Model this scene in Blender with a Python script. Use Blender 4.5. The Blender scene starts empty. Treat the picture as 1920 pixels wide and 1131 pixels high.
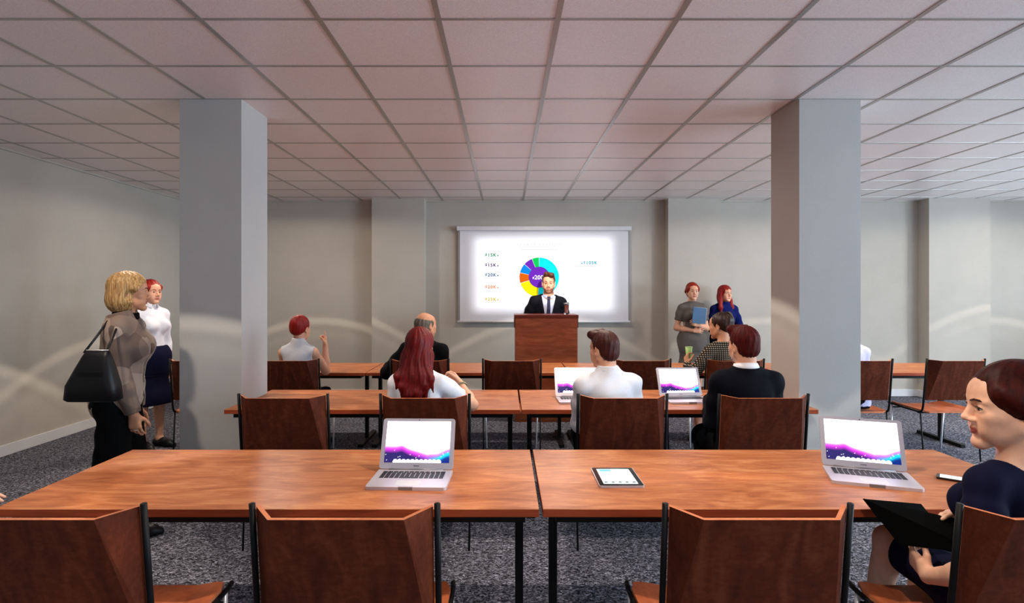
import bpy, bmesh, math, random
import numpy as np
from mathutils import Vector, Matrix

SC = bpy.context.scene
COL = SC.collection
PI = math.pi
random.seed(7)

# ------------------------------------------------------------------ objects
def link(o):
    COL.objects.link(o)
    return o

def obj(name, bm, mats, parent=None, smooth=False, loc=None, rotz=0.0):
    """link a bmesh as ONE mesh object"""
    me = bpy.data.meshes.new(name)
    if isinstance(bm, bmesh.types.BMesh):
        bmesh.ops.recalc_face_normals(bm, faces=bm.faces)
        bm.to_mesh(me)
        bm.free()
    else:
        me = bm
        me.name = name
    if not isinstance(mats, (list, tuple)):
        mats = [mats]
    for m in mats:
        me.materials.append(m)
    if smooth:
        me.polygons.foreach_set('use_smooth', [True] * len(me.polygons))
    o = link(bpy.data.objects.new(name, me))
    if parent is not None:
        o.parent = parent
    if loc is not None:
        o.location = loc
    o.rotation_euler = (0, 0, rotz)
    return o

def tag(o, label, cat, group=None):
    o['label'] = label
    o['category'] = cat
    if group:
        o['group'] = group
    return o

def thing(name, label, cat, loc=(0, 0, 0), rotz=0.0, group=None):
    o = link(bpy.data.objects.new(name, None))
    o.empty_display_size = 0.1
    o.location = loc
    o.rotation_euler = (0, 0, rotz)
    return tag(o, label, cat, group)

def struct(name, bm, mats, smooth=False):
    o = obj(name, bm, mats, None, smooth)
    o['kind'] = 'structure'
    return o

def dup(root, loc, rotz=0.0, label=None):
    r = root.copy()
    COL.objects.link(r)
    r.location = loc
    r.rotation_euler = (0, 0, rotz)
    if label:
        r['label'] = label
    for ch in list(root.children):
        c = ch.copy()
        COL.objects.link(c)
        c.parent = r
        for g in list(ch.children):
            d = g.copy()
            COL.objects.link(d)
            d.parent = c
    return r

# ------------------------------------------------------------------ shapes
def B():
    return bmesh.new()

def box(bm, x0, x1, y0, y1, z0, z1, bev=0.0, mat=0):
    t = bmesh.new()
    vs = [t.verts.new((x, y, z)) for x in (x0, x1) for y in (y0, y1) for z in (z0, z1)]
    for f in ((0, 1, 3, 2), (4, 6, 7, 5), (0, 4, 5, 1), (2, 3, 7, 6), (0, 2, 6, 4), (1, 5, 7, 3)):
        t.faces.new([vs[i] for i in f])
    if bev > 0:
        bmesh.ops.bevel(t, geom=t.edges[:], offset=bev, segments=2, affect='EDGES', profile=0.5)
    for f in t.faces:
        f.material_index = mat
    merge(bm, t)

def merge(bm, t, mtx=None):
    if mtx is not None:
        bmesh.ops.transform(t, matrix=mtx, verts=t.verts)
    me = bpy.data.meshes.new('tmp')
    t.to_mesh(me)
    t.free()
    bm.from_mesh(me)
    bpy.data.meshes.remove(me)

def tube(bm, pts, r, seg=10, cap=True, mat=0):
    """sweep a round section along a polyline; r a number or a list"""
    pts = [Vector(p) for p in pts]
    n = len(pts)
    rs = [r] * n if not isinstance(r, (list, tuple)) else r
    rings = []
    up = None
    for i, p in enumerate(pts):
        if i == 0:
            d = pts[1] - p
        elif i == n - 1:
            d = p - pts[i - 1]
        else:
            d = (pts[i + 1] - p).normalized() + (p - pts[i - 1]).normalized()
        d.normalize()
        if up is None:
            a = Vector((0, 0, 1)) if abs(d.z) < 0.9 else Vector((1, 0, 0))
            up = (a - d * a.dot(d)).normalized()
        else:
            up = (up - d * up.dot(d)).normalized()
        s = d.cross(up)
        rings.append([bm.verts.new(p + (up * math.cos(t) + s * math.sin(t)) * rs[i])
                      for t in [2 * PI * k / seg for k in range(seg)]])
    for a, b in zip(rings, rings[1:]):
        for k in range(seg):
            f = bm.faces.new((a[k], a[(k + 1) % seg], b[(k + 1) % seg], b[k]))
            f.material_index = mat
    if cap:
        bm.faces.new(rings[0]).material_index = mat
        bm.faces.new(rings[-1]).material_index = mat

def lathe(bm, prof, seg=24, cx=0.0, cy=0.0, mat=0):
    rings = []
    for r, z in prof:
        rings.append([bm.verts.new((cx + r * math.cos(2 * PI * k / seg), cy + r * math.sin(2 * PI * k / seg), z)) for k in range(seg)])
    for a, b in zip(rings, rings[1:]):
        for k in range(seg):
            bm.faces.new((a[k], a[(k + 1) % seg], b[(k + 1) % seg], b[k])).material_index = mat
    bm.faces.new(rings[0]).material_index = mat
    bm.faces.new(rings[-1]).material_index = mat

def plate(bm, verts, polys, off, mat_face=0, mat_edge=1):
    """folded plate: a sheet of polys given a thickness along off (one vector or one per vertex)"""
    offs = [Vector(off)] * len(verts) if not isinstance(off[0], (list, tuple, Vector)) else [Vector(o) for o in off]
    a = [bm.verts.new(v) for v in verts]
    b = [bm.verts.new(Vector(v) + o) for v, o in zip(verts, offs)]
    cnt = {}
    for p in polys:
        bm.faces.new([a[i] for i in p]).material_index = mat_face
        bm.faces.new([b[i] for i in reversed(p)]).material_index = mat_face
        for i, j in zip(p, p[1:] + p[:1]):
            cnt.setdefault(frozenset((i, j)), []).append((i, j))
    for k, l in cnt.items():
        if len(l) == 1:
            i, j = l[0]
            bm.faces.new((a[j], a[i], b[i], b[j])).material_index = mat_edge

def rrect(w, h, r, n=5):
    pts = []
    for cx, cy, a0 in ((w / 2 - r, h / 2 - r, 0), (-w / 2 + r, h / 2 - r, 90), (-w / 2 + r, -h / 2 + r, 180), (w / 2 - r, -h / 2 + r, 270)):
        for k in range(n + 1):
            a = math.radians(a0 + 90 * k / n)
            pts.append((cx + r * math.cos(a), cy + r * math.sin(a)))
    return pts

def slab(bm, pts2, z0, z1, mtx=None, mat=0):
    t = bmesh.new()
    a = [t.verts.new((x, y, z0)) for x, y in pts2]
    b = [t.verts.new((x, y, z1)) for x, y in pts2]
    t.faces.new(list(reversed(a)))
    t.faces.new(b)
    n = len(a)
    for i in range(n):
        t.faces.new((a[i], a[(i + 1) % n], b[(i + 1) % n], b[i]))
    for f in t.faces:
        f.material_index = mat
    merge(bm, t, mtx)

# ------------------------------------------------------------------ materials
def srgb(r, g, b):
    f = lambda c: (c / 255 / 12.92) if c / 255 <= 0.04045 else ((c / 255 + 0.055) / 1.055) ** 2.4
    return (f(r), f(g), f(b), 1.0)

def new_mat(name):
    m = bpy.data.materials.new(name)
    m.use_nodes = True
    nt = m.node_tree
    return m, nt, nt.nodes['Principled BSDF']

def coords(nt, scale=(1, 1, 1), rot=(0, 0, 0), kind='Object', rand=0.0):
    tc = nt.nodes.new('ShaderNodeTexCoord')
    mp = nt.nodes.new('ShaderNodeMapping')
    mp.inputs['Scale'].default_value = scale
    mp.inputs['Rotation'].default_value = rot
    nt.links.new(tc.outputs[kind], mp.inputs['Vector'])
    if rand:
        oi = nt.nodes.new('ShaderNodeObjectInfo')
        mu = nt.nodes.new('ShaderNodeMath')
        mu.operation = 'MULTIPLY'
        mu.inputs[1].default_value = rand
        nt.links.new(oi.outputs['Random'], mu.inputs[0])
        nt.links.new(mu.outputs[0], mp.inputs['Location'])
    return mp.outputs['Vector']

def noise(nt, vec, scale, detail=4, rough=0.5, dist=0.0):
    n = nt.nodes.new('ShaderNodeTexNoise')
    n.inputs['Scale'].default_value = scale
    n.inputs['Detail'].default_value = detail
    n.inputs['Roughness'].default_value = rough
    n.inputs['Distortion'].default_value = dist
    nt.links.new(vec, n.inputs['Vector'])
    return n.outputs['Fac']

def ramp(nt, fac, stops):
    r = nt.nodes.new('ShaderNodeValToRGB')
    el = r.color_ramp.elements
    while len(el) < len(stops):
        el.new(0.5)
    for e, (p, c) in zip(el, stops):
        e.position = p
        e.color = c
    nt.links.new(fac, r.inputs['Fac'])
    return r.outputs['Color']

def bump(nt, bsdf, fac, strength=0.2, dist=0.01):
    b = nt.nodes.new('ShaderNodeBump')
    b.inputs['Strength'].default_value = strength
    b.inputs['Distance'].default_value = dist
    nt.links.new(fac, b.inputs['Height'])
    nt.links.new(b.outputs['Normal'], bsdf.inputs['Normal'])

def plain(name, col, rough=0.5, metal=0.0, spec=0.5, var=0.12, nscale=30, bmp=0.0):
    """plain coloured material with a slight procedural unevenness"""
    m, nt, p = new_mat(name)
    v = coords(nt)
    f = noise(nt, v, nscale, 3)
    d = tuple(c * (1 - var) for c in col[:3]) + (1,)
    l = tuple(min(1, c * (1 + var)) for c in col[:3]) + (1,)
    nt.links.new(ramp(nt, f, [(0.3, d), (0.7, l)]), p.inputs['Base Color'])
    p.inputs['Roughness'].default_value = rough
    p.inputs['Metallic'].default_value = metal
    p.inputs['Specular IOR Level'].default_value = spec
    if bmp:
        bump(nt, p, f, bmp, 0.004)
    return m

def emis(name, col, strength):
    m, nt, p = new_mat(name)
    p.inputs['Base Color'].default_value = (0.02, 0.02, 0.02, 1)
    p.inputs['Emission Color'].default_value = col
    p.inputs['Emission Strength'].default_value = strength
    return m

def wood(name, dark, mid, light, stretch=(1.0, 4.0, 4.0), scale=2.2, rough=0.35, rot=(0, 0, 0), fine=0.35, rand=9.0, spec=0.22):
    m, nt, p = new_mat(name)
    v = coords(nt, stretch, rot, rand=rand)
    f1 = noise(nt, v, scale, 5, 0.55, 1.6)
    v2 = coords(nt, (stretch[0] * 1.5, stretch[1] * 9, stretch[2] * 9), rot, rand=rand)
    f2 = noise(nt, v2, scale * 2, 3, 0.6, 0.3)
    mx = nt.nodes.new('ShaderNodeMix')
    mx.data_type = 'FLOAT'
    mx.inputs['Factor'].default_value = fine
    nt.links.new(f1, mx.inputs['A'])
    nt.links.new(f2, mx.inputs['B'])
    c = ramp(nt, mx.outputs['Result'], [(0.30, dark), (0.5, mid), (0.70, light)])
    nt.links.new(c, p.inputs['Base Color'])
    p.inputs['Roughness'].default_value = rough
    p.inputs['Specular IOR Level'].default_value = spec
    bump(nt, p, mx.outputs['Result'], 0.06, 0.004)
    return m

M = {}
M['table_wood'] = wood('table_wood', srgb(132, 68, 37), srgb(174, 104, 62), srgb(208, 144, 96), (1.2, 3.8, 3.8), 2.6, 0.38, (0, 0, 0.38), 0.36)
M['table_edge'] = wood('table_edge', srgb(120, 50, 26), srgb(150, 66, 36), srgb(168, 80, 46), (0.8, 6, 6), 2.0, 0.45)
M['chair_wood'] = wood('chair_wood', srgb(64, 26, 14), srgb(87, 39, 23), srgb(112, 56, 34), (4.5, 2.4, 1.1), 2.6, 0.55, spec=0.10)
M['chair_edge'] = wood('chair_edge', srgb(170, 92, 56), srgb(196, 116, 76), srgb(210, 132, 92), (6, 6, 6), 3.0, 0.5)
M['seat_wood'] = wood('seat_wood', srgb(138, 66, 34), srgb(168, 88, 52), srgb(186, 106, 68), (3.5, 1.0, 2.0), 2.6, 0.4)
M['lectern_wood'] = wood('lectern_wood', srgb(112, 50, 27), srgb(148, 74, 42), srgb(172, 98, 60), (1.0, 4, 4.5), 2.6, 0.4)
M['lectern_top'] = wood('lectern_top', srgb(72, 24, 12), srgb(98, 36, 18), srgb(112, 46, 24), (1.0, 5, 5), 2.2, 0.4)
M['black_metal'] = plain('black_metal', (0.003, 0.003, 0.0035, 1), 0.5, 0.0, 0.2)
M['chrome'] = plain('chrome', (0.88, 0.88, 0.90, 1), 0.25, 0.35, 0.6, 0.02)
M['alu'] = plain('alu', srgb(196, 190, 198), 0.38, 0.35, 0.5, 0.02)
M['alu_dark'] = plain('alu_dark', srgb(130, 128, 132), 0.4, 0.5, 0.5, 0.03)
M['key'] = plain('key', (0.008, 0.008, 0.010, 1), 0.5)
M['black_glass'] = plain('black_glass', (0.012, 0.012, 0.014, 1), 0.12, 0.0, 0.5, 0.02)
M['black_card'] = plain('black_card', (0.0018, 0.0018, 0.0018, 1), 0.8, 0.0, 0.04)
M['white_plastic'] = plain('white_plastic', srgb(205, 205, 208), 0.45, 0, 0.5, 0.03)
M['base_white'] = plain('base_white', srgb(214, 214, 216), 0.5, 0, 0.4, 0.03, 5)
M['grid_metal'] = plain('grid_metal', srgb(176, 172, 168), 0.34, 0.7, 0.5, 0.2, 220)

def wall_mat(name, lo, hi):
    m, nt, p = new_mat(name)
    v = coords(nt, kind='Object')
    f = noise(nt, v, 1.6, 6, 0.6)
    g = noise(nt, v, 90, 3, 0.6)
    mx = nt.nodes.new('ShaderNodeMix'); mx.data_type = 'FLOAT'
    mx.inputs['Factor'].default_value = 0.35
    nt.links.new(f, mx.inputs['A']); nt.links.new(g, mx.inputs['B'])
    nt.links.new(ramp(nt, mx.outputs['Result'], [(0.3, lo), (0.7, hi)]), p.inputs['Base Color'])
    p.inputs['Roughness'].default_value = 0.85
    p.inputs['Specular IOR Level'].default_value = 0.2
    bump(nt, p, g, 0.08, 0.003)
    return m
M['wall'] = wall_mat('wall_plaster', srgb(176, 170, 160), srgb(190, 184, 174))
M['column'] = wall_mat('column_plaster', srgb(172, 169, 165), srgb(184, 181, 177))

def ceil_mat():
    m, nt, p = new_mat('ceiling_tile')
    v = coords(nt, kind='Object')
    g = noise(nt, v, 150, 3, 0.7)
    nt.links.new(ramp(nt, g, [(0.35, srgb(230, 221, 219)), (0.65, srgb(249, 241, 239))]), p.inputs['Base Color'])
    p.inputs['Roughness'].default_value = 0.32
    p.inputs['Specular IOR Level'].default_value = 0.5
    bump(nt, p, g, 0.35, 0.003)
    return m
M['ceiling'] = ceil_mat()

def carpet_mat():
    m, nt, p = new_mat('loop_carpet')
    v = coords(nt, (0.75, 1.15, 1), kind='Object')
    f = noise(nt, v, 62, 2, 0.55, 1.2)
    g = noise(nt, v, 170, 2, 0.6)
    mx = nt.nodes.new('ShaderNodeMix'); mx.data_type = 'FLOAT'
    mx.inputs['Factor'].default_value = 0.3
    nt.links.new(f, mx.inputs['A']); nt.links.new(g, mx.inputs['B'])
    c = ramp(nt, mx.outputs['Result'], [(0.37, srgb(10, 10, 12)), (0.47, srgb(58, 58, 66)), (0.57, srgb(124, 124, 135)), (0.68, srgb(188, 187, 202))])
    nt.links.new(c, p.inputs['Base Color'])
    p.inputs['Roughness'].default_value = 0.95
    p.inputs['Specular IOR Level'].default_value = 0.1
    bump(nt, p, mx.outputs['Result'], 0.9, 0.012)
    return m
M['carpet'] = carpet_mat()

# ------------------------------------------------------------------ camera
cd = bpy.data.cameras.new('camera')
cam = link(bpy.data.objects.new('camera', cd))
cam.location = (0, 0, 1.555)
cam.rotation_euler = (PI / 2, 0, 0)
cd.sensor_width = 36
cd.lens = 36 * 1079 / 1920
cd.shift_x = 12.5 / 1920
cd.shift_y = -17.0 / 1920
cd.clip_start = 0.05
SC.camera = cam

# ------------------------------------------------------------------ the room
XL, XR, YB, YF, H = -4.77, 8.6, 8.63, -2.6, 2.931
T = 0.2
bm = B(); box(bm, XL - T, XR + T, YF - T, YB + T, -0.12, 0.0); struct('floor', bm, M['carpet'])
bm = B(); box(bm, XL - T, XR + T, YF - T, YB + T, H, H + 0.12); struct('ceiling', bm, M['ceiling'])
bm = B(); box(bm, XL - T, XL, YF, YB, 0, H); struct('wall_left', bm, M['wall'])
bm = B(); box(bm, XL - T, XR + T, YB, YB + T, 0, H); struct('wall_back', bm, M['wall'])
WINR = [(-1.9, 0.3), (1.0, 3.2), (3.9, 6.1), (6.6, 8.3)]          # daylight openings of the right wall (out of frame)
def holed(bm, fixed0, fixed1, a0, a1, holes, z0, z1, axis):
    cuts = [a0]
    def bx(u0, u1, w0, w1):
        if axis == 'y':
            box(bm, fixed0, fixed1, u0, u1, w0, w1)
        else:
            box(bm, u0, u1, fixed0, fixed1, w0, w1)
    p = a0
    for h0, h1 in holes:
        bx(p, h0, 0, H)
        bx(h0, h1, 0, z0)
        bx(h0, h1, z1, H)
        p = h1
    bx(p, a1, 0, H)
bm = B(); holed(bm, XR, XR + T, YF, YB, WINR, 0.9, 2.6, 'y'); struct('wall_right', bm, M['wall'])
WINF = [(-3.6, -1.4), (-0.6, 1.6), (2.6, 5.0), (5.8, 8.2)]
bm = B(); holed(bm, YF - T, YF, XL - T, XR + T, WINF, 0.9, 2.6, 'x'); struct('wall_front', bm, M['wall'])
for i, (a, b) in enumerate(WINR):
    bm = B()
    for (y0, y1, z0, z1) in ((a, b, 0.9, 0.96), (a, b, 2.54, 2.6), (a, a + 0.06, 0.96, 2.54), (b - 0.06, b, 0.96, 2.54), ((a + b) / 2 - 0.03, (a + b) / 2 + 0.03, 0.96, 2.54)):
        box(bm, XR + 0.06, XR + 0.12, y0, y1, z0, z1)
    struct('window_%d' % (i + 1), bm, M['white_plastic'])
for i, (a, b) in enumerate(WINF):
    bm = B()
    for (y0, y1, z0, z1) in ((a, b, 0.9, 0.96), (a, b, 2.54, 2.6), (a, a + 0.06, 0.96, 2.54), (b - 0.06, b, 0.96, 2.54), ((a + b) / 2 - 0.03, (a + b) / 2 + 0.03, 0.96, 2.54)):
        box(bm, y0, y1, YF - 0.12, YF - 0.06, z0, z1)
    struct('window_%d' % (i + 5), bm, M['white_plastic'])

# pilasters of the back wall, free-standing columns
def px(x, d):
    return (x - 947.5) * d / 1079.0
def pz(y, d):
    return 1.555 - (y - 548.5) * d / 1079.0
for i, (x0, x1, yf) in enumerate(((697, 795.5, 8.43), (1253, 1350, 8.43), (1742, 1857, 8.40))):
    bm = B(); box(bm, px(x0, yf), px(x1, yf), yf, YB + 0.01, 0, H); struct('wall_pilaster_%d' % (i + 1), bm, M['wall'])
bm = B(); box(bm, -2.316, -1.876, 4.09, 4.535, 0, H); struct('column_left', bm, M['column'])
bm = B(); box(bm, 2.089, 2.525, 4.09, 4.525, 0, H); struct('column_right', bm, M['column'])

# baseboards
def bb(bm, x0, x1, y0, y1):
    box(bm, x0, x1, y0, y1, 0, 0.105, 0.003)
bm = B(); bb(bm, XL, XL + 0.016, YF, YB); struct('baseboard_left', bm, M['base_white'])
bm = B(); bb(bm, XL, XR, YB - 0.016, YB)
for (x0, x1, yf) in ((697, 795.5, 8.43), (1253, 1350, 8.43), (1742, 1857, 8.40)):
    a, b = px(x0, yf), px(x1, yf)
    bb(bm, a - 0.016, b + 0.016, yf - 0.016, yf)
    bb(bm, a - 0.016, a, yf, YB)
    bb(bm, b, b + 0.016, yf, YB)
struct('baseboard_back', bm, M['base_white'])
bm = B(); bb(bm, XR - 0.016, XR, YF, YB); struct('baseboard_right', bm, M['base_white'])

# suspended ceiling: T-bar grid
bm = B()
x = 0.264 - 0.6 * 8
while x < XR:
    if x > XL:
        box(bm, x - 0.014, x + 0.014, YF, YB, H - 0.0030, H + 0.002)
    x += 0.6
struct('trim_1', bm, M['grid_metal'])
bm = B()
y = 2.894 - 0.6 * 9
while y < YB:
    if y > YF:
        box(bm, XL, XR, y - 0.010, y + 0.010, H - 0.0035, H + 0.002)
    y += 0.6
struct('trim_2', bm, M['grid_metal'])
bm = B()
box(bm, XL, XL + 0.02, YF, YB, H - 0.02, H); box(bm, XL, XR, YB - 0.02, YB, H - 0.02, H)
struct('trim_3', bm, M['wall'])
# ------------------------------------------------------------------ tables
def table(x0, x1, y0, label, li=0.065, ri=0.065):
    w = x1 - x0
    t = thing('conference_table', label, 'table', ((x0 + x1) / 2, y0 + 0.4, 0), 0, 'wooden conference tables in rows')
    bm = B(); box(bm, -w / 2, w / 2, -0.4, 0.4, 0.730, 0.760, 0.002)
    for f in bm.faces:
        f.material_index = 0 if f.normal.z > 0.5 or abs(f.calc_center_median().z - 0.76) < 0.0015 else 1
    obj('tabletop', bm, [M['table_wood'], M['table_edge']], t)
    bm = B()
    a, b = -w / 2 + 0.05, w / 2 - 0.05
    box(bm, a, b, -0.37, -0.34, 0.700, 0.730); box(bm, a, b, 0.34, 0.37, 0.700, 0.730)
    box(bm, a, a + 0.03, -0.34, 0.34, 0.700, 0.730); box(bm, b - 0.03, b, -0.34, 0.34, 0.700, 0.730)
    obj('frame', bm, M['black_metal'], t)
    for xx in (-w / 2 + li, w / 2 - ri):
        bm = B(); box(bm, xx - 0.017, xx + 0.017, -0.07, -0.02, 0.03, 0.730, 0.003)
        lg = obj('leg', bm, M['black_metal'], t)
        bm = B(); box(bm, xx - 0.025, xx + 0.025, -0.34, 0.28, 0.0, 0.035, 0.004)
        obj('foot', bm, M['black_metal'], lg)
    return t
Y1, Y2, Y3 = 2.11, 3.90, 5.69
table(-1.884, 0.124, Y1, 'front row table nearest the camera with one open laptop at its right')
table(0.138, 2.165, Y1, 'front row table with the tablet, phone and angled laptop on it')
table(-1.907, 0.100, Y2, 'middle row table where the long red haired woman rests her elbow')
table(0.112, 2.123, Y2, 'middle row table carrying two open laptops')
table(-3.22, -1.387, Y3, 'back row table partly hidden by the left column')
table(-1.377, 0.632, Y3, 'back row table in front of the bald man')
table(0.642, 2.655, Y3, 'back row table right of the lectern before the checked jacket woman')
table(2.72, 4.735, Y3, 'back row table seen to the right of the right column', 0.16, 0.16)

# ------------------------------------------------------------------ chairs
def yp(z):
    return 0.05 * (0.95 - z) / 0.45
def make_chair(label):
    t = thing('plywood_chair', label, 'chair', (0, 0, 0), 0, 'plywood chairs with black frames')
    # folded backrest: a trapezoid centre that leans back and two side wings
    zt, zb = 0.945, 0.569
    v = [(-0.252, 0.0, zt), (-0.184, -0.088, zt - 0.004), (0.184, -0.088, zt - 0.004), (0.252, 0.0, zt),
         (-0.252, yp(zb), zb), (-0.236, yp(zb) - 0.012, zb), (0.236, yp(zb) - 0.012, zb), (0.252, yp(zb), zb)]
    offs = [(0.004, 0.016, 0)] * 2 + [(-0.004, 0.016, 0)] * 2 + [(0.004, 0.016, 0)] * 2 + [(-0.004, 0.016, 0)] * 2
    bm = B(); plate(bm, v, [[0, 4, 5, 1], [1, 5, 6, 2], [2, 6, 7, 3]], offs)
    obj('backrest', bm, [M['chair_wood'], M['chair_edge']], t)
    # folded seat with raised front corners
    v = [(-0.252, 0.075, 0.470), (-0.205, 0.045, 0.462), (0.205, 0.045, 0.462), (0.252, 0.075, 0.470),
         (0.258, 0.46, 0.474), (0.240, 0.515, 0.472), (0.205, 0.535, 0.462), (0.13, 0.545, 0.444),
         (-0.13, 0.545, 0.444), (-0.205, 0.535, 0.462), (-0.240, 0.515, 0.472), (-0.258, 0.46, 0.474)]
    bm = B(); plate(bm, v, [[0, 1, 8, 9, 10, 11], [1, 2, 7, 8], [2, 3, 4, 5, 6, 7]], (0, 0, -0.014))
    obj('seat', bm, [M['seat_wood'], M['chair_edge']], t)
    for s in (-1, 1):
        bm = B()
        x = s * 0.264
        pts = [(x, 0, 0.953), (x, yp(0.75), 0.75), (x, yp(0.52), 0.52), (x, 0.057, 0.480), (x, 0.072, 0.458), (x, 0.105, 0.449), (x, 0.30, 0.449), (x, 0.50, 0.455), (x * 0.99, 0.535, 0.458)]
        tube(bm, pts, 0.0092, 10)
        obj('side_frame', bm, M['black_metal'], t, True)
        bm = B(); tube(bm, [(x, 0.085, 0.449), (x * 0.985, 0.045, 0.0)], 0.0065, 8); obj('leg', bm, M['black_metal'], t, True)
        bm = B(); tube(bm, [(x * 0.985, 0.485, 0.449), (x * 0.93, 0.51, 0.0)], 0.0095, 10); obj('leg', bm, M['chrome'], t, True)['label'] = 'bright chrome front leg'
    for yy, zz in ((0.12, 0.437), (0.46, 0.422)):
        bm = B(); tube(bm, [(-0.264, yy, zz), (0.264, yy, zz)], 0.006, 8); obj('crossbar', bm, M['black_metal'], t, True)
    return t
C1, C2, C3 = 1.64, 3.418, 5.235
CH = [(-1.295, C1, 'empty chair at the front table, cut by the left edge of the photo'),
      (-0.458, C1, 'empty chair pushed to the front table directly below its laptop'),
      (0.720, C1, 'empty chair at the front table below the tablet'),
      (1.560, C1, 'chair under the woman in navy who looks sideways'),
      (-1.3195, C2, 'empty middle row chair beside the left column'),
      (-0.478, C2, 'chair of the woman with long red hair, behind the front laptop'),
      (0.6965, C2, 'chair of the person in the white shirt'),
      (1.5355, C2, 'chair of the man in the dark suit, just left of the right column'),
      (-2.79, C3, 'chair half hidden behind the left column next to the standing women'),
      (-1.9625, C3, 'chair of the woman in the sleeveless top, right of the left column'),
      (-0.78, C3, 'chair of the bald man in the black suit'),
      (0.060, C3, 'empty back row chair in front of the lectern'),
      (1.24, C3, 'empty back row chair behind the white shirted person'),
      (2.09, C3, 'chair of the woman in the checked jacket'),
      (3.26, C3, 'chair half hidden behind the right column'),
      (4.10, C3, 'empty chair standing free in the gap right of the right column')]
chair0 = None
for (x, y, lab) in CH:
    if chair0 is None:
        chair0 = make_chair(lab); chair0.location = (x, y, 0)
    else:
        dup(chair0, (x, y, 0), 0, lab)

# ------------------------------------------------------------------ lectern
LX, LY = 0.493, 6.90
t = thing('lectern', 'tall cherry wood lectern with a darker top in front of the screen', 'lectern', (LX, LY, 0))
bm = B(); box(bm, -0.374, 0.374, 0.0, 0.018, 0.0, 1.245, 0.002); obj('front_panel', bm, M['lectern_wood'], t)
for s in (-1, 1):
    bm = B(); box(bm, s * 0.365 - 0.009, s * 0.365 + 0.009, 0.0185, 0.42, 0, 1.245, 0.002); obj('side_panel', bm, M['lectern_wood'], t)
bm = B(); box(bm, -0.355, 0.355, 0.02, 0.40, 0.80, 0.82); obj('shelf', bm, M['lectern_wood'], t)
bm = B(); box(bm, -0.385, 0.385, -0.012, 0.45, 1.246, 1.286, 0.004)
box(bm, -0.385, -0.376, -0.006, 0.44, 1.13, 1.248); box(bm, 0.376, 0.385, 0.02, 0.44, 1.13, 1.248)
obj('top', bm, M['lectern_top'], t)

def glass_mat():
    m, nt, p = new_mat('drinking_glass')
    p.inputs['Base Color'].default_value = (0.95, 0.97, 0.97, 1)
    p.inputs['Transmission Weight'].default_value = 1.0
    p.inputs['Roughness'].default_value = 0.02
    p.inputs['IOR'].default_value = 1.12
    return m
M['glass'] = glass_mat()
t = thing('drinking_glass', 'tall clear drinking glass standing on the lectern top', 'glass', (px(1062, 7.05), 7.05, 1.2865))
bm = B(); lathe(bm, [(0.024, 0.0), (0.026, 0.004), (0.031, 0.145), (0.0285, 0.145), (0.024, 0.012), (0.001, 0.010)], 24)
obj('tumbler', bm, M['glass'], t, True)
bm = B(); lathe(bm, [(0.0316, 0.112), (0.0318, 0.143), (0.0310, 0.143), (0.0308, 0.112)], 24)
obj('rim_band', bm, M['alu_dark'], t, True)['label'] = 'grey band round the rim'

# ------------------------------------------------------------------ projection screen with the slide
SY = 8.56
K = SY / 1079.0
t = thing('projection_screen', 'white wall-hung projection screen showing a ring chart slide', 'screen', (px(1019, SY), SY, 0))
sx = lambda x: (x - 1019) * K
sz = lambda y: 1.555 - (y - 548.5) * K
def screen_mat():
    m, nt, p = new_mat('screen_fabric')
    v = coords(nt)
    f = noise(nt, v, 300, 2)
    nt.links.new(ramp(nt, f, [(0.3, srgb(208, 208, 214)), (0.7, srgb(216, 216, 222))]), p.inputs['Base Color'])
    p.inputs['Roughness'].default_value = 0.7
    p.inputs['Specular IOR Level'].default_value = 0.2
    return m
M['screen'] = screen_mat()
bm = B(); box(bm, sx(860), sx(1180), -0.003, 0.003, sz(602), sz(431)); obj('fabric', bm, M['screen'], t)
bm = B(); box(bm, sx(856.5), sx(1183), -0.045, 0.06, sz(433), sz(424.5), 0.01); obj('housing', bm, M['white_plastic'], t)
for xx in (880, 1160):
    bm = B(); box(bm, sx(xx) - 0.02, sx(xx) + 0.02, 0.03, 0.068, sz(431), sz(423.5), 0.004); obj('mounting_bracket', bm, M['white_plastic'], t)
bm = B(); tube(bm, [(sx(857.5), 0, sz(603.5)), (sx(1182), 0, sz(603.5))], 0.014, 12); obj('bottom_bar', bm, M['white_plastic'], t, True)
for xx in (861.5, 1179):
    bm = B(); box(bm, sx(xx) - 0.006, sx(xx) + 0.006, -0.005, -0.0032, sz(601), sz(433)); obj('edge_border', bm, M['alu_dark'], t)['label'] = 'thin grey border strip of the fabric'
def ink(name, c):
    return plain(name, c, 0.8, 0, 0.1, 0.01)
INK = {'teal': ink('ink_teal', srgb(0, 130, 140)), 'green': ink('ink_green', srgb(0, 110, 66)), 'purple': ink('ink_purple', srgb(48, 8, 72)),
       'blue': ink('ink_blue', srgb(0, 70, 110)), 'orange': ink('ink_orange', srgb(190, 112, 50)), 'yellow': ink('ink_yellow', srgb(172, 158, 10)),
       'pale': ink('ink_pale', srgb(164, 164, 170)), 'white': ink('ink_white', srgb(235, 235, 240)),
       'c_cyan': ink('chart_cyan', (0.0, 0.52, 0.62, 1)), 'c_green': ink('chart_green', (0.0, 0.36, 0.06, 1)), 'c_purple': ink('chart_purple', (0.10, 0.012, 0.30, 1)),
       'c_blue': ink('chart_blue', (0.0, 0.15, 0.50, 1)), 'c_orange': ink('chart_orange', (0.45, 0.075, 0.0, 1)), 'c_yellow': ink('chart_yellow', (0.62, 0.50, 0.0, 1))}
cx, cz, R0, R1 = sx(1011), sz(520), 19.5 * K, 37 * K
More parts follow.
